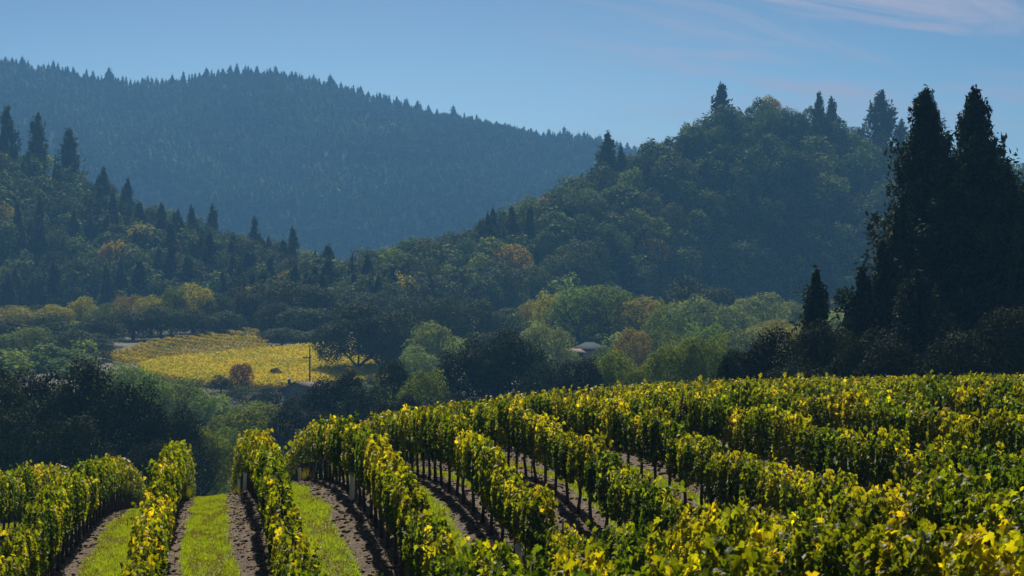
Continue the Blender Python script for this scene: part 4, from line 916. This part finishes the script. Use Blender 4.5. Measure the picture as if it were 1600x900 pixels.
skyline(1375, 148, 715, right_hill, 'broad ragged conifer on the skyline left of the giant conifers', 1.45, 3); skyline(1408, 190, 718, right_hill, 'small conifer on the skyline between ragged conifer and giants', 1.1, 4)
skyline(1456, 150, 722, right_hill, 'hazy conifer showing behind the left giant', 1.0, 1)
skyline(948, 214, 658, right_hill, 'dark conifer where right hill meets the far ridge', 1.3, 2); skyline(970, 232, 660, right_hill, 'small conifer right of the one where the hills meet', .9, 4)
skyline(515, 388, 520, right_hill, 'lone dark conifer on the low left end of right hill', 1.3, 0); skyline(497, 408, 520, right_hill, 'shorter conifer left of the lone one on the low spur', 1.3, 3)
skyline(12, 173, 680, left_hill, 'tall dark conifer at the left edge of the left hill skyline', 1.0, 1); skyline(58, 186, 678, left_hill, 'tall conifer second from the left on the left hill', 1.05, 2); skyline(108, 207, 672, left_hill, 'broad conifer third from the left on the left hill', 1.2, 3)
skyline(162, 266, 664, left_hill, 'thin conifer part way down the left hill skyline', .9, 4); skyline(200, 284, 656, left_hill, 'small pointed conifer halfway down the left hill skyline', 1.0, 0); skyline(332, 326, 640, left_hill, 'dark conifer low on the left hill skyline', 1.0, 2)
# far ridge: the trees of the crest one by one, the slope as one mass
crest_n = 185
r = np.random.RandomState(90)
for i in range(crest_n):
    px = -20 + 1020 * (i + r.uniform(-.45, .45)) / crest_n
    S = (PW(px, 0, 2000)[0] - far_hill.r[0, 0]) / (far_hill.r[-1, 0] - far_hill.r[0, 0])
    P = far_hill.at(np.array([S]), np.array([r.uniform(.985, 1.01)]))[0]; px2 = proj(*P)[0]
    h = r.uniform(9, 16) * (1.35 if r.rand() < .12 else 1)
    o = obj('conifer_tree', FAR_CONIFER[i % 8], None, tuple(P - [0, 0, .5])); w = h * r.uniform(1.0, 1.9); o.scale = (w, w, h); o.rotation_euler = (0, 0, r.uniform(0, 6.28))
    z_ = 'left shoulder' if px2 < 200 else ('dip left of the summit' if px2 < 310 else ('rounded summit' if px2 < 480 else ('long downward slope' if px2 < 800 else 'low right end')))
    tag(o, 'small dark conifer on the skyline, %s of the far ridge' % z_, 'conifer', 'conifers on the %s of the far ridge' % z_)
r, P, px, py, T = hill_samples(far_hill, 300, 62, 91, -.1, .985)
ok = px < 1120; P, T = P[ok], T[ok]
_ft = [with_trunk(a, i, .15, .010) for i, a in enumerate([simple_conifer(740 + i, 4, 6, .17) for i in range(8)])]
stand = fbm(P[:, 0] / 70, P[:, 1] / 90, 83, 3); stand = np.clip((stand - .3) / .4, 0, 1)
items = [(_ft[r.randint(8)], P[i], r.uniform(0, 6.28), r.uniform(1.2, 2.0) * (hh := r.uniform(6, 12) * (.75 + .7 * stand[i])), hh, r.uniform(-.2, .2) + .35 * (stand[i] - .75)) if r.rand() < .78 else (_lt[r.randint(6)], P[i] - [0, 0, 1.], r.uniform(0, 6.28), r.uniform(7, 13), r.uniform(6, 10), r.uniform(-.5, -.25)) for i in range(len(P))]
tag(obj('forest', merge('forest', items, [M['ridge'], M['bark']])), 'hazy conifer forest covering the face of the far ridge', None, None, 'stuff')

# low scrub that fills the valley floor between the trees
items = []; r = np.random.RandomState(95)
for i in range(1500):
    d = r.uniform(165, 500); px = r.uniform(-120, 1720); x = (px - 800) / F * d; z = float(ground_z(x, d)); py = HORIZON - F * z / d
    if 325 < d < 480 and 140 < px < 610: continue
    if 285 < d < 330 and 300 < px < 520: continue
    if 335 < d < 372 and 860 < px < 980: continue
    h = r.uniform(1.6, 4.2) * (1.3 if d > 330 else 1); w = h * r.uniform(1.2, 2.2)
    items.append((_lt[r.randint(6)], np.array([x, d, z - .4]), r.uniform(0, 6.28), w, h, r.uniform(-.2, .25)))
tag(obj('scrub', merge('scrub', items, [M['green'], M['bark']])), 'low green scrub filling the gaps between the valley trees', None, None, 'stuff')

# ------------------------------------------------------------------ houses, pole, lamp
def house(name, label, px, d, top, w, l, wall_h, rz, wallm, roofm, hip=False, z=None):
    x = (px - 800) / F * d; zt = (HORIZON - top) / F * d
    rise = w * .22; zb = zt - rise - wall_h
    root = empty(name, (x, d, zb), rz); tag(root, label, 'house')
    g = Geo(); g.box((-l / 2, -w / 2, -3), (l / 2, w / 2, wall_h)); 
    if not hip:
        for sx in (-1, 1):
            a = sx * (l / 2 - .002); g.add([(a, -w / 2, wall_h), (a, w / 2, wall_h), (a, 0, wall_h + rise)], [(0, 1, 2)])
    obj('wall', g.mesh('wall', wallm), root)
    e = .5; th = .14
    rl = l / 2 - (w * .45 if hip else -e)
    for sy in (-1, 1):
        g = Geo(); lo = wall_h - e * rise * 2 / w + .03
        v = [(-l / 2 - e, sy * (w / 2 + e), lo), (l / 2 + e, sy * (w / 2 + e), lo), (rl, 0, wall_h + rise + .03), (-rl, 0, wall_h + rise + .03)]
        v += [(a, b, c + th) for a, b, c in v]
        g.add(v, None, [(0, 1, 2, 3), (4, 7, 6, 5), (0, 4, 5, 1), (1, 5, 6, 2), (2, 6, 7, 3), (3, 7, 4, 0)]); obj('roof_slope', g.mesh('roof_slope', roofm), root)
    if hip:
        for sx in (-1, 1):
            g = Geo(); lo = wall_h - e * rise * 2 / w + .03
            v = [(sx * (l / 2 + e), -(w / 2 + e), lo), (sx * (l / 2 + e), w / 2 + e, lo), (sx * rl, 0, wall_h + rise + .03)]; v += [(a, b, c + th) for a, b, c in v]
            g.add(v, [(0, 1, 2), (3, 5, 4)], [(0, 3, 4, 1), (1, 4, 5, 2), (2, 5, 3, 0)]); obj('roof_hip', g.mesh('roof_hip', roofm), root)
    for sx in (-.3, .1, .35):
        g = Geo(); cx = sx * l; g.box((cx - .55, -w / 2 - .05, .9), (cx + .55, -w / 2 + .04, 2.0)); f = obj('window', g.mesh('window', M['tube']), root)
        g = Geo(); g.box((cx - .45, -w / 2 - .07, 1.0), (cx + .45, -w / 2 - .02, 1.9)); obj('pane', g.mesh('pane', GLASS), f)
    return root
GLASS, n_, l_, p_ = new_mat('window_glass'); p_.inputs['Base Color'].default_value = (.03, .04, .05, 1); p_.inputs['Roughness'].default_value = .08
house('house', 'small house with brown roof and pale wall below the utility pole', 486, 292, 598, 5.2, 7.5, 2.6, 1.05, plain_mat('pale_blue_wall', (.16, .20, .25), (.22, .26, .31), 3, .8, spec=.05), plain_mat('brown_roof', (.11, .085, .08), (.19, .15, .14), 3, .95, spec=.05))
house('house', 'low house with blue-grey hipped roof among the valley trees', 921, 362, 536, 5.6, 6.6, 2.4, .1, plain_mat('pinkish_wall', (.36, .27, .27), (.46, .36, .36), 3, .85), plain_mat('blue_grey_roof', (.028, .038, .050), (.045, .058, .072), 3, .95, spec=.05), True)
house('shed', 'small tan-roofed shed left of the blue-grey roofed house', 894, 352, 546, 2.6, 3.2, 2.0, .7, plain_mat('shed_wall', (.22, .18, .15), (.30, .25, .2), 3, .85), plain_mat('tan_roof', (.14, .105, .08), (.19, .145, .11), 3, .9, spec=.05))
x, d = (484 - 800) / F * 314, 314; z = float(zval(x, d)); root = empty('utility_pole', (x, d, z)); tag(root, 'wooden utility pole in front of the yellow vineyard', 'utility pole')
h = (HORIZON - 543) / F * d - z
g = Geo(); g.tube([(0, 0, -.5), (0, 0, h)], [.15, .10], 8); obj('pole', g.mesh('pole', M['bark'], True), root)
g = Geo(); g.box((-1.1, -.09, h - 1.75), (.25, .05, h - 1.58)); obj('crossarm', g.mesh('crossarm', M['bark']), root)
for sx in (-1.0, -.5, .15):
    g = Geo(); g.tube([(sx, -.02, h - 1.58), (sx, -.02, h - 1.40)], [.05, .03], 6); obj('insulator', g.mesh('insulator', M['post']), root)
x, d = (452 - 800) / F * 300, 300; zt = (HORIZON - 591) / F * d
root = empty('lamp_post', (x, d, zt - 3.2)); tag(root, 'short dark post with a white cap left of the brown roof', 'lamp post')
g = Geo(); g.tube([(0, 0, -2), (0, 0, 2.5)], [.12, .12], 8); g.tube([(0, 0, 2.3), (0, 0, 2.9)], [.28, .24], 8); obj('post', g.mesh('post', M['post'], True), root)
g = Geo(); g.tube([(0, 0, 2.9), (0, 0, 3.1), (0, 0, 3.25)], [.30, .26, .06], 8); obj('cap', g.mesh('cap', M['tube'], True), root)
g = Geo(); n = 10
for i in range(5):
    pass
prof = [(.02, .18), (.13, .13), (.19, 0), (.13, -.13), (.02, -.18)]; an = np.arange(n) * 2 * math.pi / n
g.add(np.array([[(c * np.cos(q), c * np.sin(q), zz) for q in an] for c, zz in prof]).reshape(-1, 3), None, grid_wrap(5, n)[:, ::-1])
g.tube([(0, 0, -.15), (0, 0, -1.9)], [.03, .03], 5)
P = PW(937, 542, 356); tag(obj('globe_lamp', g.mesh('globe_lamp', M['tube'], True), None, tuple(P)), 'bright white ball on a thin stem beside the blue-grey roof', 'globe lamp')
# power lines across the left of the valley
for i, (a, b, nm) in enumerate([((-60, 486, 400), (484 - 14, 562, 314), 'upper thin power line sagging from the pole across the left valley'), ((-60, 494, 400), (484 - 10, 566, 314), 'lower thin power line sagging from the pole across the left valley')]):
    p, q = PW(*a), PW(*b); t = np.linspace(0, 1, 24)[:, None]; pts = p + (q - p) * t; pts[:, 2] -= 1.6 * np.sin(t[:, 0] * math.pi)
    g = Geo(); g.tube(pts, np.full(24, .02), 4, cap=False); tag(obj('power_line', g.mesh('power_line', M['wire'])), nm, 'power line')
print('objects', len(bpy.data.objects), 'tris', sum(len(m.polygons) for m in bpy.data.meshes))
